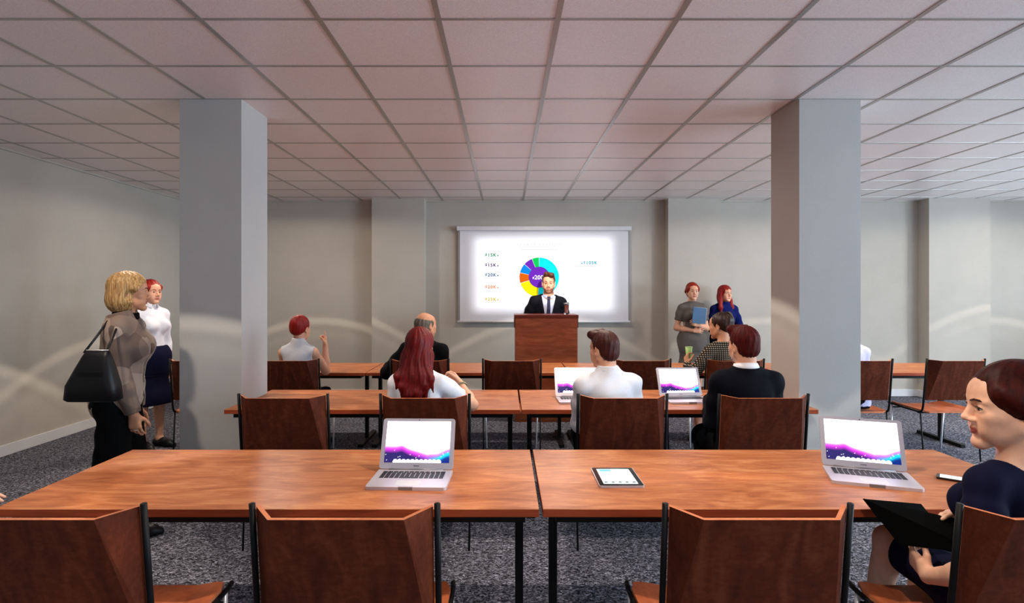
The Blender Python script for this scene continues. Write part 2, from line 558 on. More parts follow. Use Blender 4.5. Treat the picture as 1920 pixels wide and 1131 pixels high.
def arc(bm, a0, a1, r0, r1, mat, y=-0.004):
    n = max(3, int(abs(a1 - a0) / 4))
    for k in range(n):
        p = []
        for (a, r) in ((a0 + (a1 - a0) * k / n, r0), (a0 + (a1 - a0) * k / n, r1), (a0 + (a1 - a0) * (k + 1) / n, r1), (a0 + (a1 - a0) * (k + 1) / n, r0)):
            a = math.radians(a)
            p.append(bm.verts.new((cx + r * math.sin(a), y, cz + r * math.cos(a))))
        bm.faces.new(p).material_index = mat
bm = B()
for (a0, a1, mi) in ((0, 183, 0), (184, 252, 5), (253, 283, 4), (284, 311, 3), (312, 338, 2), (339, 359, 1)):
    arc(bm, a0, a1, R0, R1, mi)
arc(bm, 0, 360, 0.0005, R0 + 0.002, 2)
bmesh.ops.remove_doubles(bm, verts=bm.verts, dist=1e-5)
obj('ring_chart', bm, [INK['c_cyan'], INK['c_green'], INK['c_purple'], INK['c_blue'], INK['c_orange'], INK['c_yellow']], t)
def text_obj(name, s, h, mat, x, y, z, parent, align='LEFT', rot=(PI / 2, 0, 0), space=1.15, bold=0.0):
    cu = bpy.data.curves.new(name, 'FONT')
    cu.body = s
    cu.size = h
    cu.space_character = space
    cu.offset = bold
    cu.align_x = align
    tmp = link(bpy.data.objects.new('tmp', cu))
    bpy.context.view_layer.update()
    me = bpy.data.meshes.new_from_object(tmp.evaluated_get(bpy.context.evaluated_depsgraph_get()))
    bpy.data.objects.remove(tmp)
    bpy.data.curves.remove(cu)
    o = obj(name, me, mat, parent)
    o.location = (x, y, z)
    o.rotation_euler = rot
    return o
for s, yy, c in (('$15K', 478, 'green'), ('$15K', 497, 'purple'), ('$20K', 515.5, 'blue'), ('$20K', 538, 'orange'), ('$25K', 561, 'yellow')):
    text_obj('slide_figure', s, 8.2 * K, INK[c], sx(909), -0.0042, sz(yy + 3), t, space=1.25, bold=0.0022)
    bm = B(); lathe(bm, [(0.0001, -0.0005), (1.3 * K, -0.0005), (1.3 * K, 0.0005), (0.0001, 0.0005)], 10)
    o = obj('slide_marker', bm, INK[c], t); o.location = (sx(933.5), -0.0045, sz(yy + 1.5)); o.rotation_euler = (PI / 2, 0, 0)
    bm = B(); box(bm, sx(909), sx(930), -0.0046, -0.0042, sz(yy + 6.4), sz(yy + 5.6)); obj('slide_rule', bm, INK['pale'], t)
text_obj('slide_figure', '$105K', 8.2 * K, INK['teal'], sx(1119.5), -0.0042, sz(495.5), t, 'RIGHT', space=1.25, bold=0.0022)
bm = B(); lathe(bm, [(0.0001, -0.0005), (1.3 * K, -0.0005), (1.3 * K, 0.0005), (0.0001, 0.0005)], 10)
o = obj('slide_marker', bm, INK['teal'], t); o.location = (sx(1091), -0.0045, sz(494)); o.rotation_euler = (PI / 2, 0, 0)
bm = B(); box(bm, sx(1076), sx(1119), -0.0046, -0.0042, sz(500.2), sz(499.2)); obj('slide_rule', bm, INK['pale'], t)
text_obj('slide_title', 'YEARLY', 9.0 * K, INK['pale'], sx(1005), -0.0042, sz(462.5), t, 'RIGHT', space=1.25)
text_obj('slide_title', 'EXPENSE', 9.0 * K, INK['pale'], sx(1010), -0.0042, sz(462.5), t, 'LEFT', space=1.25)
bm = B(); box(bm, sx(977), sx(1047), -0.0046, -0.0042, sz(468.8), sz(467.6)); obj('slide_rule', bm, INK['pale'], t)
text_obj('chart_figure', '$', 6 * K, INK['white'], sx(998.5), -0.0055, sz(523.5), t, bold=0.001)
text_obj('chart_figure', '200K', 11 * K, INK['white'], sx(1002), -0.0055, sz(524), t, space=1.05, bold=0.001)

# ------------------------------------------------------------------ laptops, tablet, phone
def wallpaper_mesh(w, h, nx=110, ny=70):
    """screen content: pale sky over dark purple and blue hills, a row of white icons"""
    xs = np.linspace(0, 1, nx); ys = np.linspace(0, 1, ny)
    X, Y = np.meshgrid(xs, ys)
    hillL = 0.40 - 0.05 * X - 0.33 * np.clip(X - 0.25, 0, 1) ** 1.0 * 1.15 + 0.035 * np.exp(-((X - 0.27) / 0.07) ** 2)
    hillR = 0.17 + 0.42 * (X - 0.62) + 0.02 * np.sin(X * 21)
    base = np.maximum(hillL, hillR)
    d = (base - Y)
    m = 1 / (1 + np.exp(-d * 60))
    sky = np.stack([1.0 - 0.03 * X, 0.97 - 0.10 * np.clip((X - 0.55), 0, 1) * Y * 1.6, 1.0 + 0 * X], -1) * 1.25
    t = np.clip(d / 0.17, 0, 1)[..., None]
    left = (1 - t) * np.array([0.75, 0.03, 0.80]) + t * np.array([0.012, 0.006, 0.075])
    right = (1 - t) * np.array([0.55, 0.10, 0.85]) + t * np.array([0.0, 0.012, 0.13])
    teal = np.exp(-((d - 0.13) / 0.05) ** 2)[..., None] * np.clip((X - 0.66) / 0.2, 0, 1)[..., None]
    right = right * (1 - teal) + teal * np.array([0.0, 0.42, 0.80])
    k = np.clip((X - 0.5) / 0.18, 0, 1)[..., None]
    land = left * (1 - k) + right * k
    col = sky * (1 - m[..., None]) + land * m[..., None]
    wisp = (np.exp(-((X - 0.71) / 0.035) ** 2 - ((Y - 0.39 - 0.5 * (X - 0.71)) / 0.03) ** 2) * 0.7)[..., None]
    col = col * (1 - wisp) + wisp * np.array([0.75, 0.35, 0.85])
    rs = np.random.RandomState(3)
    for _ in range(15):
        i, j = rs.randint(2, nx - 2), rs.randint(3, int(ny * 0.3))
        if m[j, i] > 0.9:
            col[j, i] = 1.0
    bumps = 0.052 + 0.03 * np.abs(np.sin(X * 47))
    dock = (Y < bumps) & (X > 0.13) & (X < 0.88) & (Y < 0.015 + (X - 0.13) * 3) & (Y < 0.015 + (0.88 - X) * 3)
    col[dock] = 1.1
    me = bpy.data.meshes.new('wallpaper')
    V = np.stack([(X - 0.5) * w, (Y - 0.5) * h, 0 * X], -1).reshape(-1, 3)
    idx = np.arange(nx * ny).reshape(ny, nx)
    Fq = np.stack([idx[:-1, :-1], idx[:-1, 1:], idx[1:, 1:], idx[1:, :-1]], -1).reshape(-1, 4)
    me.from_pydata(V.tolist(), [], Fq.tolist())
    ca = me.color_attributes.new('content', 'FLOAT_COLOR', 'POINT')
    ca.data.foreach_set('color', np.concatenate([col.reshape(-1, 3), np.ones((nx * ny, 1))], 1).astype(np.float32).ravel())
    return me
def content_mat(name, strength):
    m, nt, p = new_mat(name)
    a = nt.nodes.new('ShaderNodeAttribute'); a.attribute_name = 'content'
    p.inputs['Base Color'].default_value = (0.01, 0.01, 0.01, 1)
    p.inputs['Roughness'].default_value = 0.15
    nt.links.new(a.outputs['Color'], p.inputs['Emission Color'])
    p.inputs['Emission Strength'].default_value = strength
    return m
M['screen_content'] = content_mat('screen_content', 1.6)
LW, LD = 0.328, 0.232
def make_laptop(label):
    """origin: middle of the base underside; hinge towards +y"""
    t = thing('laptop', label, 'laptop', (0, 0, 0), 0, 'open silver laptops')
    bm = B(); slab(bm, rrect(LW, LD, 0.014), 0.0, 0.013)
    bs = obj('base', bm, M['alu'], t)
    bm = B()
    kw, rows = 0.274, 5
    for r in range(rows):
        n = 13 if r < 4 else 12
        for k in range(n):
            if r == 0 and 4 <= k <= 7:
                if k != 4:
                    continue
                a, b = -kw / 2 + kw * 4 / n, -kw / 2 + kw * 8 / n
            else:
                a, b = -kw / 2 + kw * k / n, -kw / 2 + kw * (k + 1) / n
            y0 = -0.005 + r * 0.0185
            box(bm, a + 0.0018, b - 0.0018, y0 + 0.0015, y0 + 0.017, 0.0128, 0.0144)
    kb = obj('keyboard', bm, M['key'], bs); kb['label'] = 'black keys'
    bm = B(); slab(bm, rrect(0.10, 0.062, 0.006), 0.0128, 0.0133, Matrix.Translation((0, -0.062, 0))); obj('trackpad', bm, M['white_plastic'], bs)
    bm = B(); slab(bm, rrect(0.06, 0.008, 0.003), 0.0, 0.0131, Matrix.Translation((0, -LD / 2 + 0.0036, 0))); obj('finger_notch', bm, M['alu_dark'], bs)
    bm = B(); tube(bm, [(-0.12, LD / 2 - 0.004, 0.013), (0.12, LD / 2 - 0.004, 0.013)], 0.0055, 10); obj('hinge', bm, M['alu_dark'], t, True)
    tilt = math.radians(24)
    R = Matrix.Translation((0, LD / 2 - 0.004, 0.016)) @ Matrix.Rotation(PI / 2 - tilt, 4, 'X')
    lh = 0.222
    bm = B(); slab(bm, rrect(LW, lh, 0.012), -0.006, 0.0, R @ Matrix.Translation((0, lh / 2, 0)))
    ld = obj('lid', bm, M['alu'], t)
    me = wallpaper_mesh(0.290, 0.182)
    me.transform(R @ Matrix.Translation((0, 0.024 + 0.182 / 2 + 0.003, 0.0006)))
    obj('screen', me, M['screen_content'], ld)['label'] = 'glowing screen with purple hills'
    bm = B(); slab(bm, [(0.0022 * math.cos(a * PI / 5), 0.0022 * math.sin(a * PI / 5)) for a in range(10)], 0.0, 0.0008, R @ Matrix.Translation((0, 0.2155, 0)))
    obj('webcam', bm, M['black_glass'], ld)
    bm = B(); slab(bm, rrect(0.026, 0.0042, 0.002), 0.0, 0.0006, R @ Matrix.Translation((0, 0.0135, 0)))
    obj('badge', bm, M['alu_dark'], ld)
    return t
lap = make_laptop('open silver laptop on the front left table, facing the camera')
lap.location = (-0.398, 2.425, 0.7602); lap.rotation_euler = (0, 0, math.radians(-2.0))
dup(lap, (1.552, 2.447, 0.7602), math.radians(-20), 'open silver laptop turned at an angle beside the woman in navy')
dup(lap, (0.545, 4.215, 0.7602), math.radians(2), 'open silver laptop half hidden by the white shirted person')
dup(lap, (1.330, 4.215, 0.7602), math.radians(4), 'open silver laptop left of the man in the dark suit')

t = thing('tablet', 'tablet with bright screen lying flat on the front right table', 'tablet', (0.475, 2.459, 0.7602))
bm = B(); slab(bm, rrect(0.186, 0.243, 0.012), 0.0, 0.0085); obj('case', bm, M['alu'], t)
bm = B(); slab(bm, rrect(0.180, 0.237, 0.010), 0.0085, 0.0095); obj('bezel', bm, M['black_glass'], t)
TW, TH = 0.142, 0.196
bm = B(); slab(bm, rrect(TW, TH, 0.001, 1), 0.0095, 0.0099); sc_ = obj('screen', bm, emis('tablet_screen', (0.93, 1.0, 1.0, 1), 1.15), t)
bm = B(); slab(bm, rrect(0.05, 0.03, 0.004), 0.0099, 0.0101, Matrix.Translation((-0.036, 0.078, 0))); obj('picture', bm, emis('tablet_blue', (0.12, 0.55, 0.75, 1), 0.9), sc_)
bm = B(); box(bm, -0.066, 0.066, -0.036, -0.032, 0.0099, 0.0101); obj('line', bm, emis('tablet_grey', (0.25, 0.32, 0.30, 1), 0.9), sc_)
for k in range(5):
    bm = B(); slab(bm, rrect(0.014, 0.014, 0.004), 0.0099, 0.0101, Matrix.Translation((-0.058 + k * 0.029, -0.078, 0))); obj('icon', bm, emis('tablet_icon', (0.02, 0.10, 0.12, 1), 0.8), sc_)

t = thing('phone', 'smartphone with white screen lying by the right end of the front table', 'phone', (1.905, 2.44, 0.7602), math.radians(52))
bm = B(); slab(bm, rrect(0.062, 0.124, 0.009), 0.0, 0.009); obj('case', bm, M['black_glass'], t)
bm = B(); slab(bm, rrect(0.052, 0.100, 0.001, 1), 0.009, 0.0094); obj('screen', bm, emis('phone_screen', (0.95, 0.97, 1.0, 1), 1.0), t)
# ------------------------------------------------------------------ people: smooth bodies from blended tapering limbs
V3 = lambda *a: np.array(a if len(a) == 3 else a[0], dtype=np.float64)
def unit(v):
    v = np.asarray(v, float)
    return v / np.linalg.norm(v)
def Rx(a):
    a = math.radians(a); c, s = math.cos(a), math.sin(a)
    return np.array([[1, 0, 0], [0, c, -s], [0, s, c]])
def Ry(a):
    a = math.radians(a); c, s = math.cos(a), math.sin(a)
    return np.array([[c, 0, s], [0, 1, 0], [-s, 0, c]])
def Rz(a):
    a = math.radians(a); c, s = math.cos(a), math.sin(a)
    return np.array([[c, -s, 0], [s, c, 0], [0, 0, 1]])

class Frame:
    def __init__(s, o, R=None, sc=1.0):
        s.o = V3(o); s.R = np.eye(3) if R is None else R; s.s = sc
    def p(s, x, y, z):
        return s.o + s.R @ (V3(x, y, z) * s.s)
    def d(s, x, y, z):
        return s.R @ V3(x, y, z)

class Field:
    """signed distance samples on a grid, written only where each shape reaches"""
    def __init__(s, lo, hi, res):
        s.lo = np.array(lo, float); s.res = res
        s.n = np.ceil((np.array(hi, float) - s.lo) / res).astype(int) + 1
        s.D = np.full(s.n, 1.0, np.float32)
    def sub(s, lo, hi):
        i0 = np.maximum(0, np.floor((np.array(lo) - s.lo) / s.res).astype(int))
        i1 = np.minimum(s.n, np.ceil((np.array(hi) - s.lo) / s.res).astype(int) + 1)
        if np.any(i1 <= i0):
            return None
        ax = [(s.lo[k] + s.res * np.arange(i0[k], i1[k])).astype(np.float32) for k in range(3)]
        return (slice(i0[0], i1[0]), slice(i0[1], i1[1]), slice(i0[2], i1[2])), ax[0][:, None, None], ax[1][None, :, None], ax[2][None, None, :]
    def put(s, lo, hi, fn, k, mode):
        m = k + 2.5 * s.res
        q = s.sub(np.array(lo) - m, np.array(hi) + m)
        if q is None:
            return
        sl, X, Y, Z = q
        d = fn(X, Y, Z)
        A = s.D[sl]
        if mode == 's':
            d = -d
            h = np.clip(0.5 - 0.5 * (A - d) / k, 0, 1)
            s.D[sl] = A + (d - A) * h + k * h * (1 - h)
        else:
            h = np.clip(0.5 + 0.5 * (A - d) / k, 0, 1)
            s.D[sl] = A + (d - A) * h - k * h * (1 - h)
    def cone(s, a, b, ra, rb, k=0.02, mode='u'):
        a, b = V3(a), V3(b)
        r = max(ra, rb)
        ba = b - a; L = max(1e-9, float(ba @ ba))
        def fn(X, Y, Z):
            px_, py_, pz_ = X - a[0], Y - a[1], Z - a[2]
            t = np.clip((px_ * ba[0] + py_ * ba[1] + pz_ * ba[2]) / L, 0, 1)
            return np.sqrt((px_ - t * ba[0]) ** 2 + (py_ - t * ba[1]) ** 2 + (pz_ - t * ba[2]) ** 2) - (ra + (rb - ra) * t)
        s.put(np.minimum(a, b) - r, np.maximum(a, b) + r, fn, k, mode)
    def chain(s, pts, rs, k=0.02, mode='u'):
        for i in range(len(pts) - 1):
            s.cone(pts[i], pts[i + 1], rs[i], rs[i + 1], k, mode)
    def ell(s, c, r, R=None, k=0.03, mode='u'):
        c = V3(c); r = V3(r)
        R = np.eye(3) if R is None else R
        e = np.sqrt(((R * r[None, :]) ** 2).sum(1))
        def fn(X, Y, Z):
            x, y, z = X - c[0], Y - c[1], Z - c[2]
            u = [x * R[0, i] + y * R[1, i] + z * R[2, i] for i in range(3)]
            k0 = np.sqrt(sum((u[i] / r[i]) ** 2 for i in range(3)))
            k1 = np.sqrt(sum((u[i] / r[i] ** 2) ** 2 for i in range(3)))
            return k0 * (k0 - 1) / np.maximum(k1, 1e-6)
        s.put(c - e, c + e, fn, k, mode)
    def clip(s, p, n, k=0.004):
        """drop what lies on the side the normal points to"""
        p, n = V3(p), unit(n)
        q = s.sub(s.lo, s.lo + s.n * s.res)
        sl, X, Y, Z = q
        d = (X - p[0]) * n[0] + (Y - p[1]) * n[1] + (Z - p[2]) * n[2]
        s.D = np.maximum(s.D, d.astype(np.float32))
    def warp(s, fn):
        sl, X, Y, Z = s.sub(s.lo, s.lo + s.n * s.res)
        near = np.abs(s.D) < 0.03
        dd = np.broadcast_to(fn(X, Y, Z), s.D.shape)
        s.D[near] += dd[near].astype(np.float32)
    def mesh(s, name):
        D = s.D
        ins = D < 0
        nz = np.array(D.shape) - 1
        c = np.zeros(nz, np.int8)
        for dx in (0, 1):
            for dy in (0, 1):
                for dz in (0, 1):
                    c += ins[dx:dx + nz[0], dy:dy + nz[1], dz:dz + nz[2]]
        act = np.argwhere((c > 0) & (c < 8))
        idx = np.full(nz, -1, np.int32)
        idx[act[:, 0], act[:, 1], act[:, 2]] = np.arange(len(act))
        acc = np.zeros((len(act), 3)); cnt = np.zeros(len(act))
        cor = [np.array((dx, dy, dz)) for dx in (0, 1) for dy in (0, 1) for dz in (0, 1)]
        vals = [D[act[:, 0] + k[0], act[:, 1] + k[1], act[:, 2] + k[2]].astype(np.float64) for k in cor]
        for i in range(8):
            for j in range(i + 1, 8):
                if np.abs(cor[i] - cor[j]).sum() != 1:
                    continue
                a, b = vals[i], vals[j]
                m = (a < 0) != (b < 0)
                t = np.where(m, a / np.where(m, a - b, 1), 0)
                acc[m] += cor[i][None, :] + t[m, None] * (cor[j] - cor[i])[None, :]
                cnt[m] += 1
        Vv = (act + acc / np.maximum(cnt, 1)[:, None]) * s.res + s.lo
        quads = []
        for ax in range(3):
            o1, o2 = [(1, 2), (2, 0), (0, 1)][ax]
            sl0 = [slice(None)] * 3; sl1 = [slice(None)] * 3
            sl0[ax] = slice(0, -1); sl1[ax] = slice(1, None)
            a, b = ins[tuple(sl0)], ins[tuple(sl1)]
            e = np.argwhere(a != b)
            e = e[(e[:, o1] > 0) & (e[:, o2] > 0) & (e[:, o1] < D.shape[o1] - 1) & (e[:, o2] < D.shape[o2] - 1)]
            if not len(e):
                continue
            fl = a[e[:, 0], e[:, 1], e[:, 2]]
            def at(k1, k2):
                q = e.copy(); q[:, o1] -= k1; q[:, o2] -= k2
                return idx[q[:, 0], q[:, 1], q[:, 2]]
            Q = np.stack([at(1, 1), at(0, 1), at(0, 0), at(1, 0)], 1)
            Q[~fl] = Q[~fl][:, ::-1]
            quads.append(Q)
        Q = np.concatenate(quads)
        Q = Q[(Q >= 0).all(1)]
        # keep pieces that matter: relax a little for a clean surface
        nb = np.zeros_like(Vv); nc = np.zeros(len(Vv))
        for _ in range(1):
            nb[:] = 0; nc[:] = 0
            for i in range(4):
                np.add.at(nb, Q[:, i], Vv[Q[:, (i + 1) % 4]] + Vv[Q[:, (i + 3) % 4]]); np.add.at(nc, Q[:, i], 2)
            Vv = 0.6 * Vv + 0.4 * nb / np.maximum(nc, 1)[:, None]
        return mesh_from(name, Vv, Q)

def mesh_from(name, Vv, Q):
    me = bpy.data.meshes.new(name)
    me.vertices.add(len(Vv)); me.vertices.foreach_set('co', Vv.astype(np.float32).ravel())
    me.loops.add(Q.size); me.loops.foreach_set('vertex_index', Q.astype(np.int32).ravel())
    me.polygons.add(len(Q)); me.polygons.foreach_set('loop_start', np.arange(0, Q.size, 4, dtype=np.int32))
    me.polygons.foreach_set('loop_total', np.full(len(Q), 4, np.int32))
    me.polygons.foreach_set('use_smooth', np.ones(len(Q), bool))
    me.update(calc_edges=True)
    return me

def fold(amp, sx_, sy_, sz_, seed=0):
    """soft fabric folds"""
    r = np.random.RandomState(seed)
    ph = r.rand(6) * 6
    def fn(X, Y, Z):
        return amp * (np.sin(X * sx_ + 1.3 * np.sin(Z * sz_ + ph[0]) + ph[1]) * np.sin(Z * sz_ + Y * sy_ + ph[2])
                      + 0.6 * np.sin(X * sx_ * 1.9 - Z * sz_ * 1.7 + ph[3]) * np.sin(Y * sy_ * 1.6 + ph[4]))
    return fn

# ---- materials for people
def skin_mat(name, c, lipc=srgb(172, 88, 80)):
    m, nt, p = new_mat(name)
    v = coords(nt)
    f = noise(nt, v, 40, 4)
    d = tuple(x * 0.92 for x in c[:3]) + (1,)
    l = tuple(min(1, x * 1.06) for x in c[:3]) + (1,)
    out = ramp(nt, f, [(0.3, d), (0.7, l)])
    for an, tint in (('lips', lipc), ('beard', srgb(112, 60, 38))):
        at_ = nt.nodes.new('ShaderNodeAttribute'); at_.attribute_name = an
        mx = nt.nodes.new('ShaderNodeMix'); mx.data_type = 'RGBA'
        nt.links.new(at_.outputs['Fac'], mx.inputs[0]); nt.links.new(out, mx.inputs[6]); mx.inputs[7].default_value = tint
        out = mx.outputs[2]
    nt.links.new(out, p.inputs['Base Color'])
    p.inputs['Roughness'].default_value = 0.5
    p.inputs['Specular IOR Level'].default_value = 0.35
    p.inputs['Subsurface Weight'].default_value = 0.12
    p.inputs['Subsurface Radius'].default_value = (0.02, 0.008, 0.004)
    p.inputs['Subsurface Scale'].default_value = 0.5
    return m
def hair_mat(name, dark, light, rough=0.38, sc=(60, 60, 3), spec=0.26):
    m, nt, p = new_mat(name)
    v = coords(nt, sc)
    f = noise(nt, v, 2.2, 4, 0.6, 0.6)
    nt.links.new(ramp(nt, f, [(0.32, dark), (0.68, light)]), p.inputs['Base Color'])
    p.inputs['Roughness'].default_value = rough
    p.inputs['Specular IOR Level'].default_value = spec
    bump(nt, p, f, 0.4, 0.006)
    return m
def cloth(name, c, rough=0.85, var=0.08, bmp=0.10, sc=260):
    return plain(name, c, rough, 0, 0.08, var, sc, bmp)
SK = {'fair': skin_mat('skin_fair', srgb(214, 158, 128)), 'tan': skin_mat('skin_tan', srgb(196, 138, 104)), 'warm': skin_mat('skin_warm', srgb(205, 146, 112)), 'lit': skin_mat('skin_light', srgb(228, 176, 146))}
EYEW = plain('eye_white', srgb(226, 222, 218), 0.15, 0, 0.5, 0.02)
IRIS = plain('eye_iris', srgb(46, 34, 28), 0.1, 0, 0.6, 0.05)
HR = {'red': hair_mat('hair_red', srgb(96, 6, 5), srgb(152, 18, 12), 0.5), 'deepred': hair_mat('hair_deepred', srgb(62, 3, 4), srgb(118, 10, 10), 0.5), 'darkred': hair_mat('hair_darkred', srgb(38, 5, 5), srgb(84, 13, 10), 0.6, (60, 60, 3), 0.12),
      'auburn': hair_mat('hair_auburn', srgb(34, 9, 6), srgb(74, 22, 12), 0.5), 'smooth': hair_mat('hair_smooth', srgb(40, 10, 7), srgb(68, 18, 10), 0.5, (24, 24, 5), 0.10), 'blond': hair_mat('hair_blond', srgb(104, 62, 30), srgb(190, 154, 100), 0.45),
      'brown': hair_mat('hair_brown', srgb(44, 22, 14), srgb(92, 46, 26)), 'grey': hair_mat('hair_grey', srgb(70, 62, 56), srgb(112, 102, 92)),
      'dark': hair_mat('hair_dark', srgb(26, 16, 14), srgb(62, 36, 30)), 'ginger': hair_mat('hair_ginger', srgb(110, 20, 10), srgb(160, 44, 22))}
CL = {'white': cloth('cloth_white', srgb(224, 224, 230)), 'greywhite': cloth('cloth_greywhite', srgb(190, 190, 196)), 'navy': cloth('cloth_navy', srgb(15, 16, 40)),
      'black': cloth('cloth_black', srgb(7, 7, 8)), 'suit': cloth('cloth_suit', srgb(17, 17, 23)), 'suit2': cloth('cloth_suit_navy', srgb(11, 12, 19)),
      'charcoal': cloth('cloth_charcoal', srgb(44, 42, 50)), 'dress': cloth('cloth_dress', srgb(94, 87, 82)), 'blue': cloth('cloth_blue', srgb(14, 25, 84)),
      'lav': cloth('cloth_lavender', srgb(196, 192, 222)), 'shirtblue': cloth('cloth_shirt', srgb(200, 204, 226)), 'tie': cloth('cloth_tie', srgb(52, 52, 74)),
      'leather': plain('leather_black', srgb(9, 7, 10), 0.45, 0, 0.25, 0.2, 60, 0.2), 'stocking': plain('stocking_brown', srgb(96, 52, 34), 0.6)}
def facet_mat():
    m, nt, p = new_mat('patchwork_tan')
    v = coords(nt, (1, 1, 0.7))
    vo = nt.nodes.new('ShaderNodeTexVoronoi'); vo.inputs['Scale'].default_value = 11
    nt.links.new(v, vo.inputs['Vector'])
    sp = nt.nodes.new('ShaderNodeSeparateColor'); nt.links.new(vo.outputs['Color'], sp.inputs[0])
    nt.links.new(ramp(nt, sp.outputs[0], [(0.05, srgb(88, 72, 64)), (0.4, srgb(116, 97, 86)), (0.7, srgb(138, 119, 106)), (0.95, srgb(166, 145, 130))]), p.inputs['Base Color'])
    p.inputs['Roughness'].default_value = 0.8
    p.inputs['Specular IOR Level'].default_value = 0.2
    f = noise(nt, coords(nt), 260, 2)
    bump(nt, p, f, 0.2, 0.003)
    return m
CL['patch'] = facet_mat()
def check_mat():
    m, nt, p = new_mat('black_beige_check')
    v = coords(nt, (1, 1, 1))
    sp = nt.nodes.new('ShaderNodeSeparateXYZ'); nt.links.new(v, sp.inputs[0])
    outs = []
    for a in ('X', 'Z'):
        mu = nt.nodes.new('ShaderNodeMath'); mu.operation = 'MULTIPLY'; mu.inputs[1].default_value = 2 * PI / 0.019
        nt.links.new(sp.outputs[a], mu.inputs[0])
        si = nt.nodes.new('ShaderNodeMath'); si.operation = 'SINE'; nt.links.new(mu.outputs[0], si.inputs[0])
        gt = nt.nodes.new('ShaderNodeMath'); gt.operation = 'GREATER_THAN'; gt.inputs[1].default_value = -0.1; nt.links.new(si.outputs[0], gt.inputs[0])
        outs.append(gt.outputs[0])
    ad = nt.nodes.new('ShaderNodeMath'); ad.operation = 'MULTIPLY'
    nt.links.new(outs[0], ad.inputs[0]); nt.links.new(outs[1], ad.inputs[1])
    nt.links.new(ramp(nt, ad.outputs[0], [(0.2, srgb(26, 22, 20)), (0.8, srgb(156, 142, 122))]), p.inputs['Base Color'])
    p.inputs['Roughness'].default_value = 0.85
    p.inputs['Specular IOR Level'].default_value = 0.15
    return m
CL['check'] = check_mat()

